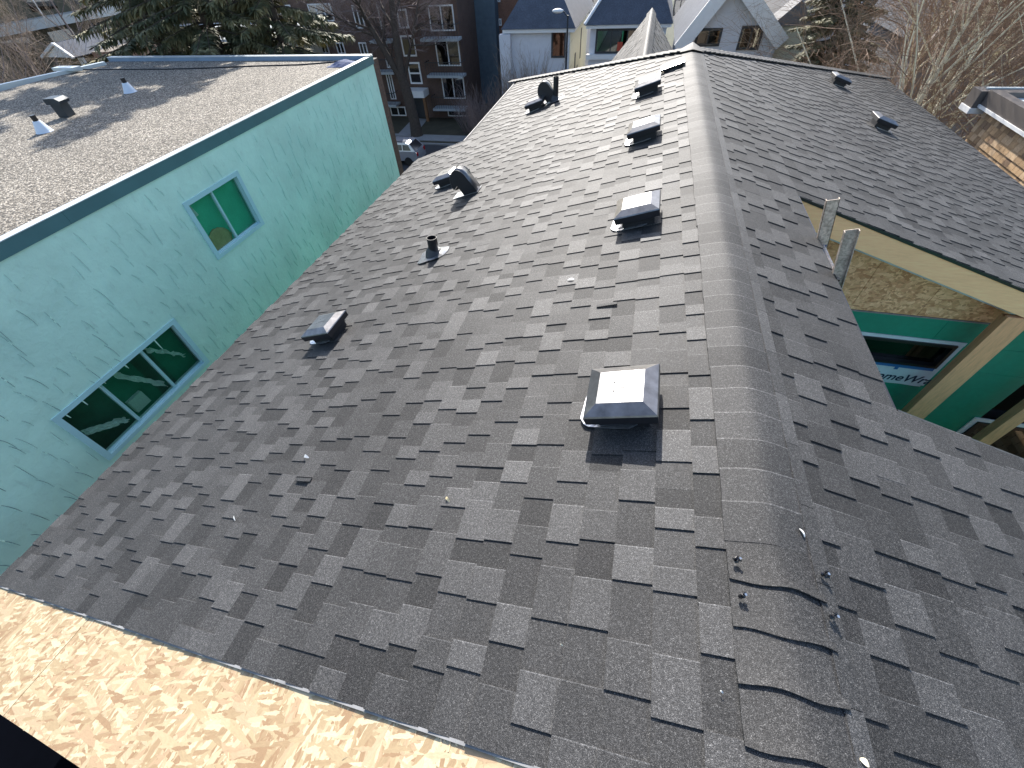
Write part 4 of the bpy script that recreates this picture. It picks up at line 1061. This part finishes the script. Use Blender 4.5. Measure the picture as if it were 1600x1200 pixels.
def apt():
    Y = 45.8
    def P(px, py): return aty(px, py, Y)
    root = empty('apartment_block', (-25, Y + 4, 0), 'brown brick block of flats with white-framed windows and balconies beyond the big bare tree', 'building')
    xr = P(722, 90).x; xl = -58; zt = P(500, 0).z + .35
    mb = MB(); mb.box(xl, xr, Y, Y + 12, 0, zt); mb.build('wall', M_BRWALL, root)
    mb = MB(); mb.box(xl - .3, xr + .2, Y - .35, Y + 12, zt + .002, zt + .35); mb.build('roof', M_SLABW, root)
    mb = MB(); mb.box(xr + .002, xr + 2.0, Y + 5, Y + 12, 0, zt); mb.build('side_wing_wall', simple('blue_grey_wall', (.10, .14, .17), .8), root)
    def win(a_, b_, mull=1, frw=.10, glass=M_GLS, lab=None, curtain=True, horiz=False):
        A, B = P(*a_), P(*b_); x0, x1, z0, z1 = min(A.x, B.x), max(A.x, B.x), min(A.z, B.z), max(A.z, B.z)
        f = MB(); 
        f.box(x0, x1, Y - .08, Y - .002, z1 - frw, z1); f.box(x0, x1, Y - .08, Y - .002, z0, z0 + frw)
        f.box(x0, x0 + frw, Y - .08, Y - .002, z0 + frw, z1 - frw); f.box(x1 - frw, x1, Y - .08, Y - .002, z0 + frw, z1 - frw)
        for k in range(mull):
            if horiz: m_ = z0 + (z1 - z0) * (k + 1) / (mull + 1); f.box(x0 + frw, x1 - frw, Y - .075, Y - .003, m_ - frw / 2, m_ + frw / 2)
            else: m_ = x0 + (x1 - x0) * (k + 1) / (mull + 1); f.box(m_ - frw / 2, m_ + frw / 2, Y - .075, Y - .003, z0 + frw, z1 - frw)
        fo = f.build('window', M_TRIM, root)
        g = MB(); g.box(x0 + frw, x1 - frw, Y - .04, Y - .035, z0 + frw, z1 - frw); g.build('pane', glass, fo)
        g = MB(); g.box(x0 + frw, x1 - frw, Y - .010, Y - .004, z0 + frw, z1 - frw); g.build('room_dark', M_DARK, fo)
        if curtain:
            c = MB(); n = 12; xx0, xx1 = x0 + (x1 - x0) * .45, x1 - frw
            for k in range(n):
                c.add([(xx0 + (xx1 - xx0) * k / n, Y - .025 + .012 * (k % 2), z0 + frw), (xx0 + (xx1 - xx0) * (k + 1) / n, Y - .025 + .012 * ((k + 1) % 2), z0 + frw),
                       (xx0 + (xx1 - xx0) * (k + 1) / n, Y - .025 + .012 * ((k + 1) % 2), z1 - frw), (xx0 + (xx1 - xx0) * k / n, Y - .025 + .012 * (k % 2), z1 - frw)], [(0, 1, 2, 3)])
            c.build('curtain', M_CURT, fo)
        return fo
    for a_, b_, m_ in (((668, 8), (712, 48), 1), ((679, 61), (721, 103), 1), ((689, 117), (728, 154), 1), ((699, 168), (735, 182), 1),
                       ((588, 4), (598, 46), 0), ((596, 61), (613, 106), 1), ((602, 112), (620, 155), 1), ((609, 166), (636, 181), 1),
                       ((480, 6), (524, 33), 2), ((499, 65), (516, 84), 1), ((524, 66), (541, 84), 1), ((549, 8), (572, 44), 1), ((430, 8), (462, 34), 1), ((560, 66), (580, 100), 1)):
        win(a_, b_, m_)
    for a_, b_, m_ in (((619, 14), (640, 44), 0), ((625, 55), (652, 88), 0), ((636, 97), (661, 131), 1)): win(a_, b_, m_, .13, curtain=False, horiz=True)
    for (a_, b_) in (((492, 36), (536, 63)), ((629, 61), (650, 84))):
        A, B = P(*a_), P(*b_); mb = MB(); mb.box(min(A.x, B.x), max(A.x, B.x), Y - .10, Y - .001, B.z, A.z); mb.build('panel', M_OLIVE, root)
    # balconies
    for (xa, xb, py) in ((664, 722, 57), (674, 729, 113), (683, 732, 164), (586, 618, 60), (592, 622, 108), (598, 626, 158)):
        A, B = P(xa, py), P(xb, py); z = A.z
        mb = MB(); mb.box(A.x, B.x, Y - 1.2, Y - .1, z - .2, z); so_ = mb.build('balcony', M_SLABW, root)
        rl = MB(); rl.box(A.x, B.x, Y - 1.2, Y - 1.16, z + .95, z + 1.0); n = 14
        for k in range(n + 1): x_ = A.x + (B.x - A.x) * k / n; rl.box(x_ - .012, x_ + .012, Y - 1.19, Y - 1.17, z, z + .95)
        for x_ in (A.x, B.x): rl.box(x_ - .02, x_ + .02, Y - 1.2, Y - .1, z + .95, z + 1.0)
        rl.build('railing', M_DKTRIM, so_)
    # entrance
    A, B = P(641, 137), P(671, 145); mb = MB(); mb.box(A.x, B.x, Y - 1.4, Y - .1, B.z - .1, A.z + .05); mb.build('entrance_canopy', M_TRIM, root)
    A, B = P(646, 148), P(668, 183); mb = MB(); mb.box(A.x, B.x, Y - .06, Y - .002, 0, A.z); mb.build('entrance_door', M_DKTRIM, root)
    for px in (644, 670): A = P(px, 150); mb = MB(); mb.box(A.x - .12, A.x + .12, Y - 1.3, Y - 1.06, 0, P(px, 146).z); mb.build('entrance_pillar', simple('rusty_brick_pillar', (.22, .11, .05), .8), root)
apt()
def box_building(name, lab, x0, x1, y0, y1, z1, mat, wins, roofmat, trim=M_TRIM, cat='building'):
    root = empty(name, ((x0 + x1) / 2, (y0 + y1) / 2, 0), lab, cat)
    mb = MB(); mb.box(x0, x1, y0, y1, 0, z1); mb.build('wall', mat, root)
    mb = MB(); mb.box(x0 - .2, x1 + .2, y0 - .2, y1 + .2, z1 + .002, z1 + .3); mb.build('roof', roofmat, root)
    for (a_, b_, c_, d_) in wins: window_front(root, a_, b_, c_, d_, y0, trim)
    return root
def window_front(root, x0, x1, z0, z1, Y, trim, fr=.10, mull=0, curtain=False, glass=None):
    f = MB(); f.box(x0, x1, Y - .07, Y - .002, z1 - fr, z1); f.box(x0, x1, Y - .07, Y - .002, z0, z0 + fr)
    f.box(x0, x0 + fr, Y - .07, Y - .002, z0 + fr, z1 - fr); f.box(x1 - fr, x1, Y - .07, Y - .002, z0 + fr, z1 - fr)
    for k in range(mull): m_ = x0 + (x1 - x0) * (k + 1) / (mull + 1); f.box(m_ - fr/3, m_ + fr/3, Y - .065, Y - .003, z0 + fr, z1 - fr)
    fo = f.build('window', trim, root)
    g = MB(); g.box(x0 + fr, x1 - fr, Y - .04, Y - .035, z0 + fr, z1 - fr); g.build('pane', glass or M_GLS, fo)
    if not curtain: g = MB(); g.box(x0 + fr, x1 - fr, Y - .012, Y - .004, z0 + fr, z1 - fr); g.build('room_dark', M_DARK, fo)
    if curtain:
        g = MB(); g.box(x0 + fr, x1 - fr, Y - .02, Y - .01, z0 + fr, z1 - fr); g.build('curtain', M_CURT, fo)
    return fo
A = aty(746, 50, 52); B = aty(806, 0, 52)
ws = []
for (a_, b_) in (((765, 0), (771, 8)), ((777, -3), (782, 3)), ((768, 37), (774, 63)), ((779, 29), (784, 40))):
    p0, p1 = aty(*a_, 52), aty(*b_, 52); ws.append((p0.x, p1.x, min(p0.z, p1.z), max(p0.z, p1.z)))
box_building('brick_building', 'orange-brown brick building with tiny white windows between the flats and the blue-roofed house', A.x, B.x + 2, 52, 62, 16, M_ORBRICK, ws, M_SLABW)

def hip_house():
    Y = 42.0; e0, e1 = aty(785, 48, Y), aty(898, 42, Y); x0, x1 = e0.x, e1.x; ze = (e0.z + e1.z) / 2; y1 = 54.5
    root = empty('blue_roofed_house', ((x0 + x1) / 2, 48, 0), 'grey-white house with a dark blue-grey hip roof and a cream side wall', 'house')
    mb = MB(); mb.box(x0 + .4, x1 - .4, Y + .4, y1 - .4, 0, ze - .1); mb.build('wall', M_HWHITE, root)
    mb = MB(); mb.box(x1 - .399, x1 - .36, Y + .4, y1 - .4, 0, ze - .1); mb.build('side_wall', M_CREAM, root)
    mb = MB(); mb.box(x0, x1, Y, y1, ze - .25, ze - .02); mb.build('eaves_board', M_TRIM, root)
    cx = (x0 + x1) / 2; rh = 4.0; ry0, ry1 = Y + 3.2, y1 - 3.2
    r0, r1 = (cx, ry0, ze + rh), (cx, ry1, ze + rh)
    c = [(x0 - .1, Y - .1, ze), (x1 + .1, Y - .1, ze), (x1 + .1, y1, ze), (x0 - .1, y1, ze)]
    make('roof', [*c, r0, r1], [(0, 1, 4), (0, 4, 5, 3), (2, 3, 5)], M_BLUEROOF, root)
    make('roof', [(x1 + .1, Y - .1, ze), (x1 + .1, y1, ze), r0, r1], [(0, 1, 3, 2)], M_GREYROOF, root)['label'] = 'right-hand roof slope, its sunlight painted as a paler grey'  # sunlit slope of the same roof, given a paler colour
    p0, p1 = aty(862, 47, Y + .4), aty(883, 90, Y + .4)
    window_front(root, p0.x, p1.x, p1.z, p0.z, Y + .4, M_DKTRIM, .12)
    for ya, yb, dz0, dz1 in ((45.5, 46.1, 2.2, 4.0), (49.0, 49.5, 1.0, 3.2), (47.2, 47.7, 3.4, 5.6)):
        g = MB(); g.box(x1 - .358, x1 - .33, ya, yb, ze - dz1, ze - dz0); g.build('side_window', M_DKTRIM, root)
    p0 = aty(789, 55, Y + .2); g = MB(); g.box(p0.x - .4, p0.x + .5, Y - .2, Y + .38, 0, ze - .3); g.build('corner_bay', M_HWHITE, root)
hip_house()
def house_b():
    Y = 42.0; e0, e1 = aty(916, 40, Y), aty(1050, 36, Y); x0, x1 = e0.x, e1.x; ze = (e0.z + e1.z) / 2; y1 = 53
    root = empty('picture_window_house', ((x0 + x1) / 2, 48, 0), 'pale blue house with a wide curtained picture window behind the small front gable', 'house')
    mb = MB(); mb.box(x0 + .3, x1 - .3, Y + .4, y1, 0, ze - .1); mb.build('wall', M_HWHITE, root)
    mb = MB(); mb.box(x0, x1, Y, y1, ze - .22, ze - .02); mb.build('eaves_board', M_TRIM, root)
    cx = (x0 + x1) / 2
    make('roof', [(x0 - .1, Y - .1, ze), (x1 + .1, Y - .1, ze), (cx + 1.2, Y + 3.2, ze + 3.6), (cx - .6, Y + 3.2, ze + 3.6), (x0 - .1, y1, ze), (x1 + .1, y1, ze)], [(0, 1, 2, 3), (0, 3, 4), (1, 5, 2), (3, 2, 5, 4)], M_BLUEROOF, root)
    g = MB(); g.tube([Vector((x0 - .12, Y - .1, ze + .05)), Vector((cx - .6, Y + 3.2, ze + 3.66))], [.12, .12], 6); g.build('hip_trim', M_TRIM, root)
    p0, p1 = aty(932, 45, Y + .4), aty(1002, 83, Y + .4); fo = window_front(root, p0.x, p1.x, p1.z, p0.z, Y + .4, M_DKTRIM, .13, 2, True)
    g = MB(); g.box(p0.x - .6, p1.x + .5, Y + .1, Y + .396, p1.z - .35, p1.z - .02); g.build('window_sill', M_TRIM, root)
    q = aty(968, 72, Y + .3); g = MB(); g.box(q.x - .18, q.x + .22, Y + .28, Y + .32, q.z - .3, q.z + .25); g.build('red_planter', simple('red_plastic', (.45, .06, .03), .5), root)
    g = MB(); g.box(x0 + .3, x1 - .3, Y + .36, Y + .398, 0, p1.z - .9); g.build('dark_skirting', M_BLUEROOF, root)
house_b()
def gable_house(lab, apex, left, right, Y, depth, wallm, roofm, wins, fascia=.42, name='gabled_house', th=.25):
    """front gable facing the street; apex,left,right are points in plane Y"""
    root = empty(name, (apex.x, Y + depth / 2, 0), lab, 'house')
    mb = MB(); inset = .5
    dl, dr = (apex - left), (apex - right)
    L2, R2 = left + dl * .06, right + dr * .06
    poly = [Vector((L2.x, Y, 0)), Vector((R2.x, Y, 0)), Vector((R2.x, Y, R2.z - .2)), Vector((apex.x, Y, apex.z - .3)), Vector((L2.x, Y, L2.z - .2))]
    vs, fs = prism(poly, Vector((0, depth, 0))); make('wall', vs, fs, wallm, root)
    for a_, b_ in ((left, apex), (apex, right)):
        n = (b_ - a_).cross(Vector((0, 1, 0))).normalized(); n = n if n.z > 0 else -n
        vs, fs = prism([a_, b_, b_ + n * th, a_ + n * th], Vector((0, depth + 1, 0))); vs = [v - Vector((0, .6, 0)) for v in vs]; make('roof', vs, fs, roofm, root)
        vs, fs = prism([a_ - n * (fascia - th), b_ - n * (fascia - th), b_ + n * (th + .03), a_ + n * (th + .03)], Vector((0, -.16, 0))); vs = [v - Vector((0, .602, 0)) for v in vs]; make('bargeboard', vs, fs, M_TRIM, root)
    for (x0, x1, z0, z1) in wins: window_front(root, x0, x1, z0, z1, Y, M_DKTRIM, .14, 1)
    return root
Yc = 37.0
ap = aty(1150, -45, Yc); lf = aty(1058, 72, Yc); rt = aty(1222, 62, Yc)
q0, q1, q2, q3 = aty(1090, 44, Yc), aty(1123, 72, Yc), aty(1160, 40, Yc), aty(1184, 78, Yc)
gable_house('white gabled house with wide bright bargeboards and dark windows beyond the ridge end', ap, lf, rt, Yc, 10, M_HWHITE, M_BLUEROOF, [(q0.x, q1.x, q1.z, q0.z), (q2.x, q3.x, q3.z, q2.z)], .75)
Yd = 40.0
ap = aty(1262, -40, Yd); lf = aty(1212, 50, Yd); rt = aty(1350, 50, Yd); q0, q1 = aty(1256, 45, Yd), aty(1272, 68, Yd)
gable_house('grey-white house half hidden behind the right spruce', ap, lf, rt, Yd, 9, M_HWHITE, M_GREYROOF, [(q0.x, q1.x, q1.z, q0.z)], .4)
g = MB(); p0, p1 = aty(1206, 30, 39), aty(1236, 92, 39)
root = empty('cream_garage', ((p0.x + p1.x) / 2, 39, 0), 'small sunlit cream outbuilding left of the right spruce', 'outbuilding')
g.box(p0.x, p1.x, 37.4, 39.0, 0, p0.z); g.build('wall', M_CREAM, root)
vs, fs = prism([Vector((p0.x - .3, 37.2, p0.z - .1)), Vector((p1.x + .3, 37.2, p0.z - .1)), Vector(((p0.x + p1.x) / 2, 37.2, p0.z + 1.1))], Vector((0, 2, 0))); make('roof', vs, fs, M_GREYROOF, root)
Ye = 30
ap = aty(1600, 0, Ye); lf = aty(1505, 105, Ye); rt = aty(1660, 60, Ye)
gable_house('grey house with a pale timber gable behind the birches at upper right', aty(1560, -60, Ye), aty(1440, 75, Ye), aty(1680, 90, Ye), Ye, 8, simple('grey_stucco_wall', (.20, .21, .23), .8), M_BLUEROOF, [], .4)
# second row of buildings so the view ends in the neighbourhood, not in bare ground
rr = random.Random(9)
cols = [('grey', M_HWHITE), ('cream', M_CREAM), ('brown', M_OLIVE), ('white', M_TRIM)]
second = [(-8, 64, 'white distant house behind the blue-roofed house'), (1.5, 62, 'cream distant house behind the picture-window house'), (10.5, 60, 'brown distant house left of the right spruce'), (20, 56, 'pale distant house behind the birches'), (31, 54, 'distant cream house behind the upper right birches'),
          (42, 60, 'distant brown house at far right behind the birches')]
for i, (x_, y_, lab) in enumerate(second):
    cm_ = cols[(3, 1, 2, 0, 1, 2)[i]][1]; hz = rr.uniform(8.5, 10)
    gable_house(lab, Vector((x_, y_, hz + 1.5)), Vector((x_ - 4.2, y_, hz - 2)), Vector((x_ + 4.2, y_, hz - 2)), y_, 10, cm_, (M_GREYROOF, M_BLUEROOF)[i % 2], [(x_ - 2, x_ - .6, hz - 3.6, hz - 2.2), (x_ + .6, x_ + 2, hz - 3.6, hz - 2.2)], .4)
# long balconied block at far left, facing +X
def left_block():
    X = -44.0
    a0, a1 = atx(0, 40, X), atx(172, 12, X)
    root = empty('balcony_block', (X - 5, 30, 0), 'long low block with a continuous pale balcony slab at the upper left corner', 'building')
    mb = MB(); mb.box(X - 10, X - 1.4, 8, 62, 0, a0.z + 6); mb.build('wall', simple('dark_olive_wall', (.09, .085, .06), .8), root)
    mb = MB(); mb.box(X - 1.4, X, 8, a1.y + 1, a0.z - .55, a0.z); mb.build('balcony_slab', M_SLABW, root)
    mb = MB(); mb.box(X - 1.4, X, 8, a1.y + 1, a0.z + 2.6, a0.z + 3.0); mb.build('balcony_slab', M_SLABW, root)
    for k in range(12):
        y0 = 14 + k * 3.6; g = MB(); g.box(X - 1.38, X - 1.33, y0, y0 + 2.0, a0.z + .3, a0.z + 2.4); g.build('window', (M_GLS, M_OLIVE)[k % 3 == 1], root)
        g = MB(); g.box(X - 1.38, X - 1.33, y0, y0 + 2.0, a0.z - 3.0, a0.z - .9); g.build('window', M_GLS, root)
        g = MB(); g.box(X - .1, X - .04, y0 - .4, y0 - .34, a0.z + .002, a0.z + 1.1); g.build('rail_post', M_TRIM, root)
left_block()
Yg = 27
gable_house('little brown house with a white gable between bare trees at upper left', aty(99, 66, Yg), aty(82, 87, Yg), aty(130, 88, Yg), Yg, 5, M_OLIVE, M_BLUEROOF, [], .1, th=.08)
o = [c for c in scene.objects if c.get('label', '').startswith('little brown')][0]
ga = [aty(99, 69, Yg), aty(84, 86, Yg), aty(127, 87, Yg)]
vs, fs = prism([v - Vector((0, .55, 0)) for v in ga], Vector((0, -.04, 0))); make('white_gable', vs, fs, M_TRIM, o)
q0, q1 = aty(122, 90, Yg), aty(140, 104, Yg); window_front(o, q0.x, q1.x, q1.z, q0.z, Yg, M_TRIM, .1, 2)
q0, q1 = aty(132, 84, Yg), aty(176, 112, Yg); mb = MB(); mb.box(q0.x, q1.x, Yg + .5, Yg + 5, 0, q0.z); mb.build('side_wing', M_ORBRICK, o)
q0, q1 = aty(146, 62, 36), aty(330, 45, 36)
box_building('low_flat_building', 'low building with a pale flat fascia behind the spruces', q0.x, q1.x + 4, 36, 44, q0.z - .4, simple('beige_wall', (.36, .33, .25), .8), [(q0.x + 2 + k * 3, q0.x + 3.4 + k * 3, q0.z - 2.6, q0.z - 1.2) for k in range(3)], M_SLABW)

# street lamp
lpn = aty(886, 60, 40.0); root = empty('street_lamp', (lpn.x, 40.0, 0), 'dark street lamp post with a white lamp head before the blue-roofed house', 'street lamp')
top = aty(879, 24, 40.0).z
mb = MB(); mb.tube([Vector((0, 0, 0)), Vector((0, 0, top))], [.10, .06], 8); mb.tube([Vector((0, 0, top - .1)), Vector((-.3, 0, top + .2)), Vector((-.6, 0, top + .25))], [.04, .04, .035], 6); mb.build('pole', M_DKTRIM, root)
hb = blob(-.75, 0, top + .25, .42, .2, .14, M_TRIM, root, 'lamp_head', 3)

# ======================================================================= parked car
def car():
    p = aty(650, 236, 33.6)
    L0 = p.x                               # rear end at the right, front to the left
    root = empty('parked_car', (L0 - 2.2, 34.4, 0), 'silver estate car parked in the shaded street between the two roofs', 'car')
    M_CAR = simple('silver_car_paint', (.42, .44, .48), .25, .03, metal=.5); M_TYRE = simple('tyre_rubber', (.015, .015, .015), .8)
    M_CGL = simple('tinted_car_glass', (.012, .016, .022), .08)
    W = .88
    x0, x1 = -2.3, 2.25
    prof = [(x0, .35), (x0 - .04, .65), (x0 + .1, .92), (-1.15, 1.05), (-1.05, 1.06), (1.9, 1.06), (2.2, .98), (x1, .7), (x1, .35)]
    mb = MB(); vs, fs = prism([Vector((a_, -W, b_)) for a_, b_ in prof], Vector((0, 2 * W, 0))); mb.add(vs, fs); mb.build('body', M_CAR, root)
    cab = [(-1.12, 1.062), (-.45, 1.56), (-.2, 1.64), (1.35, 1.66), (1.62, 1.58), (2.12, 1.062)]
    low = [Vector((a_, -W + .02, b_)) for a_, b_ in cab]; n = len(cab); inn = [Vector((a_, -W + .02 + (b_ - 1.062) * .22, b_)) for a_, b_ in cab]
    vs = inn + [Vector((v.x, -v.y, v.z)) for v in inn]
    make('cabin', vs, [tuple(range(n))[::-1], tuple(range(n, 2*n))] + [(i, (i+1) % n, n + (i+1) % n, n + i) for i in range(n)], M_CAR, root)
    for sg in (-1, 1):
        for (a_, b_, c_, d_) in ((-.78, .12, .0, .25), (.2, 1.0, 0, 0), (1.08, 1.78, .25, 0)):
            zb, zt = 1.13, 1.52; yb, yt = -W + .02 + (zb - 1.062) * .22 - .006, -W + .02 + (zt - 1.062) * .22 - .006
            q = [Vector((a_, yb, zb)), Vector((b_, yb, zb)), Vector((b_ - (.22 if c_ == .25 and a_ > 1 else 0), yt, zt)), Vector((a_ + (.45 if a_ < 0 else 0), yt, zt))]
            if sg > 0: q = [Vector((v.x, -v.y, v.z)) for v in q]
            v2, f2 = prism(q, Vector((0, sg * .004, 0))); make('window', v2, f2, M_CGL, root)
    q = [Vector((1.66, -.62, 1.56)), Vector((1.66, .62, 1.56)), Vector((2.12, .72, 1.10)), Vector((2.12, -.72, 1.10))]; v2, f2 = prism(q, Vector((.012, 0, .012))); make('rear_window', v2, f2, M_CGL, root)
    q = [Vector((-1.08, -.72, 1.11)), Vector((-1.08, .72, 1.11)), Vector((-.5, .62, 1.54)), Vector((-.5, -.62, 1.54))]; v2, f2 = prism(q, Vector((-.012, 0, .012))); make('windscreen', v2, f2, M_CGL, root)
    for sy in (-.62, .62): g = MB(); g.tube([Vector((-.2, sy, 1.68)), Vector((.0, sy, 1.72)), Vector((1.2, sy, 1.72)), Vector((1.4, sy, 1.69))], [.02] * 4, 6); g.build('roof_rail', M_DKTRIM, root)
    for sx in (-1.45, 1.4):
        for sy in (-W + .02, W - .02):
            g = MB(); g.tube([Vector((sx, sy - .1, .32)), Vector((sx, sy + .1, .32))], [.32, .32], 20); g.build('wheel', M_TYRE, root)
    for sy in (-.72, .72):
        g = MB(); g.box(x1 - .05, x1 + .015, sy - .12, sy + .12, .72, .98); g.build('tail_light', simple('red_lens', (.35, .01, .01), .2), root)
        g = MB(); g.box(x0 - .03, x0 + .06, sy - .14, sy + .14, .68, .82); g.build('headlight', M_TRIM, root)
car()

# ======================================================================= shingle-clad building at right
def tan_building():
    XW = 7.6
    e = atx(1540, 170, XW); e2 = atx(1600, 208, XW); zw = e.z; yf = e.y; yc = atx(1515, 142, XW - .24).y; print('yc', yf, yc)
    root = empty('shingle_clad_building', (XW + 3, yf - 4, 0), 'building clad in tan and brown wall shingles under a brown parapet', 'building')
    M_TANBACK = simple('tan_backing', (.10, .07, .045), .8)
    mb = MB(); mb.box(XW + .02, XW + 8, -2, yf, 0, zw); mb.build('wall', M_TANBACK, root)
    M_BRM = simple('brown_parapet_metal', (.115, .10, .09), .45, .1); 
    mb = MB(); mb.box(XW - .12, XW + 8, -2, yf + .12, zw + .002, zw + .06); mb.build('drip_trim', M_TRIM, root)
    mb = MB(); mb.box(XW - .10, XW + .12, -2, yf + .1, zw + .062, zw + .34); mb.box(XW + .121, XW + 8, yf - .12, yf + .1, zw + .062, zw + .34); mb.build('parapet', M_BRM, root)
    mb = MB(); mb.box(XW + .121, XW + 8, -2, yf - .121, zw + .062, zw + .24); mb.build('roof', M_SLABW, root)
    mb = MB(); mb.box(XW - .22, XW + 6, yf + .13, yc, zw - .02, zw + .30); mb.build('canopy', M_BRM, root)
    mb = MB(); mb.box(XW - .24, XW + 6, yf + .11, yc + .02, zw - .13, zw - .022); mb.build('canopy_trim', M_TRIM, root)
    mb = MB(); mb.box(XW - .05, XW + 6, yf + .3, yc - .15, zw + .302, zw + .33); mb.build('canopy_roof', M_SLABW, root)
    mb = MB(); mb.box(XW + .5, XW + .9, yf - 1.4, yf - 1.0, zw + .241, zw + .33); mb.build('roof_hatch', M_DKTRIM, root)
    mats_ = [simple('wall_shingle_' + nme, c, .8, .18, 9, fine=.25, bscale=50) for nme, c in (('tan', (.56, .37, .20)), ('light', (.64, .45, .27)), ('brown', (.40, .26, .14)), ('dark', (.29, .19, .115)))]
    ms = {}
    r = random.Random(13)
    for wq in (.13, .15, .17, .19):
        for mi_, m_ in enumerate(mats_):
            me = bpy.data.meshes.new('wall_shingle'); hgt = .165
            vs = [(0, 0, 0), (0, wq - .008, 0), (0, wq - .008, hgt), (0, 0, hgt), (-.03, 0, 0), (-.03, wq - .008, 0), (-.008, wq - .008, hgt), (-.008, 0, hgt)]
            me.from_pydata(vs, [], [(4, 7, 6, 5), (0, 4, 5, 1), (0, 3, 7, 4), (1, 5, 6, 2)]); me.materials.append(m_); me.update(); ms[(wq, mi_)] = me
    lst = []; row = 0; z = zw - .15
    while z > 2.0:
        y = yf - .0 - r.uniform(0, .05)
        while y > .5:
            wq = r.choice((.13, .15, .17, .19)); y -= wq
            lst.append((y, z, wq, r.choices((0, 1, 2, 3), (5, 4, 3, 1.4))[0]))
        z -= .14; row += 1
    sc = []
    for i, (y, z, wq, k) in enumerate(lst):
        d = Vector((XW, y + .07, z + .05)); 
        c = [sum(R[a_][j] * (d - Vector((0, 0, H)))[a_] for a_ in range(3)) for j in range(3)]
        px, py = 800 + FPX * c[0] / c[2], 600 + FPX * c[1] / c[2]
        # visible only above the line of the right eave
        vis = c[2] > 0 and px < 1605 and py < 128 + (px - 1385) * .84
        if vis: sc.append((c[2], i))
    sc.sort(); nr = set(i for _, i in sc[:290]); rest = [MB() for _ in mats_]
    for i, (y, z, wq, k) in enumerate(lst):
        if i in nr:
            o = bpy.data.objects.new('wall_shingle', ms[(wq, k)]); o.location = (XW + .018, y, z); o.location -= root.location; link(o, root)
        else:
            rest[0].add([(XW + .018, y, z), (XW + .018, y + wq - .008, z), (XW - .012, y, z), (XW - .012, y + wq - .008, z), (XW + .01, y + wq - .008, z + .165), (XW + .01, y, z + .165)], [(0, 2, 3, 1), (2, 5, 4, 3)], mi=k)
    rest[0].build('wall_shingle_field', None, root, kind='stuff', mats=mats_)
tan_building()

# ---------------------------------------------------------------- children were given world coordinates: re-express them relative to their parents
bpy.context.view_layer.update()
LOCAL = {'roof_vent', 'gooseneck_vent', 'vent_pipe', 'roof_pipe', 'roof_hood', 'bare_tree', 'birch_tree', 'leafless_tree', 'spruce_tree', 'bare_shrub', 'street_lamp', 'parked_car'}
def fix(o):
    for ch in o.children:
        if ch.parent_type == 'OBJECT': ch.matrix_parent_inverse = o.matrix_world.inverted()
        fix_children(ch)
def fix_children(o):
    for ch in o.children:
        ch.matrix_parent_inverse = Matrix.Identity(4) if o.matrix_basis == Matrix.Identity(4) else o.matrix_basis.inverted()
        fix_children(ch)
for o in list(scene.objects):
    if o.parent is None and o.children:
        nm = o.name.split('.')[0]
        if nm in LOCAL: continue
        if nm == 'shingle_clad_building':
            inv = o.matrix_world.inverted()
            for ch in o.children:
                if not ch.name.startswith('wall_shingle') or ch.name.startswith('wall_shingle_field'): ch.matrix_parent_inverse = inv
            continue
        fix(o)
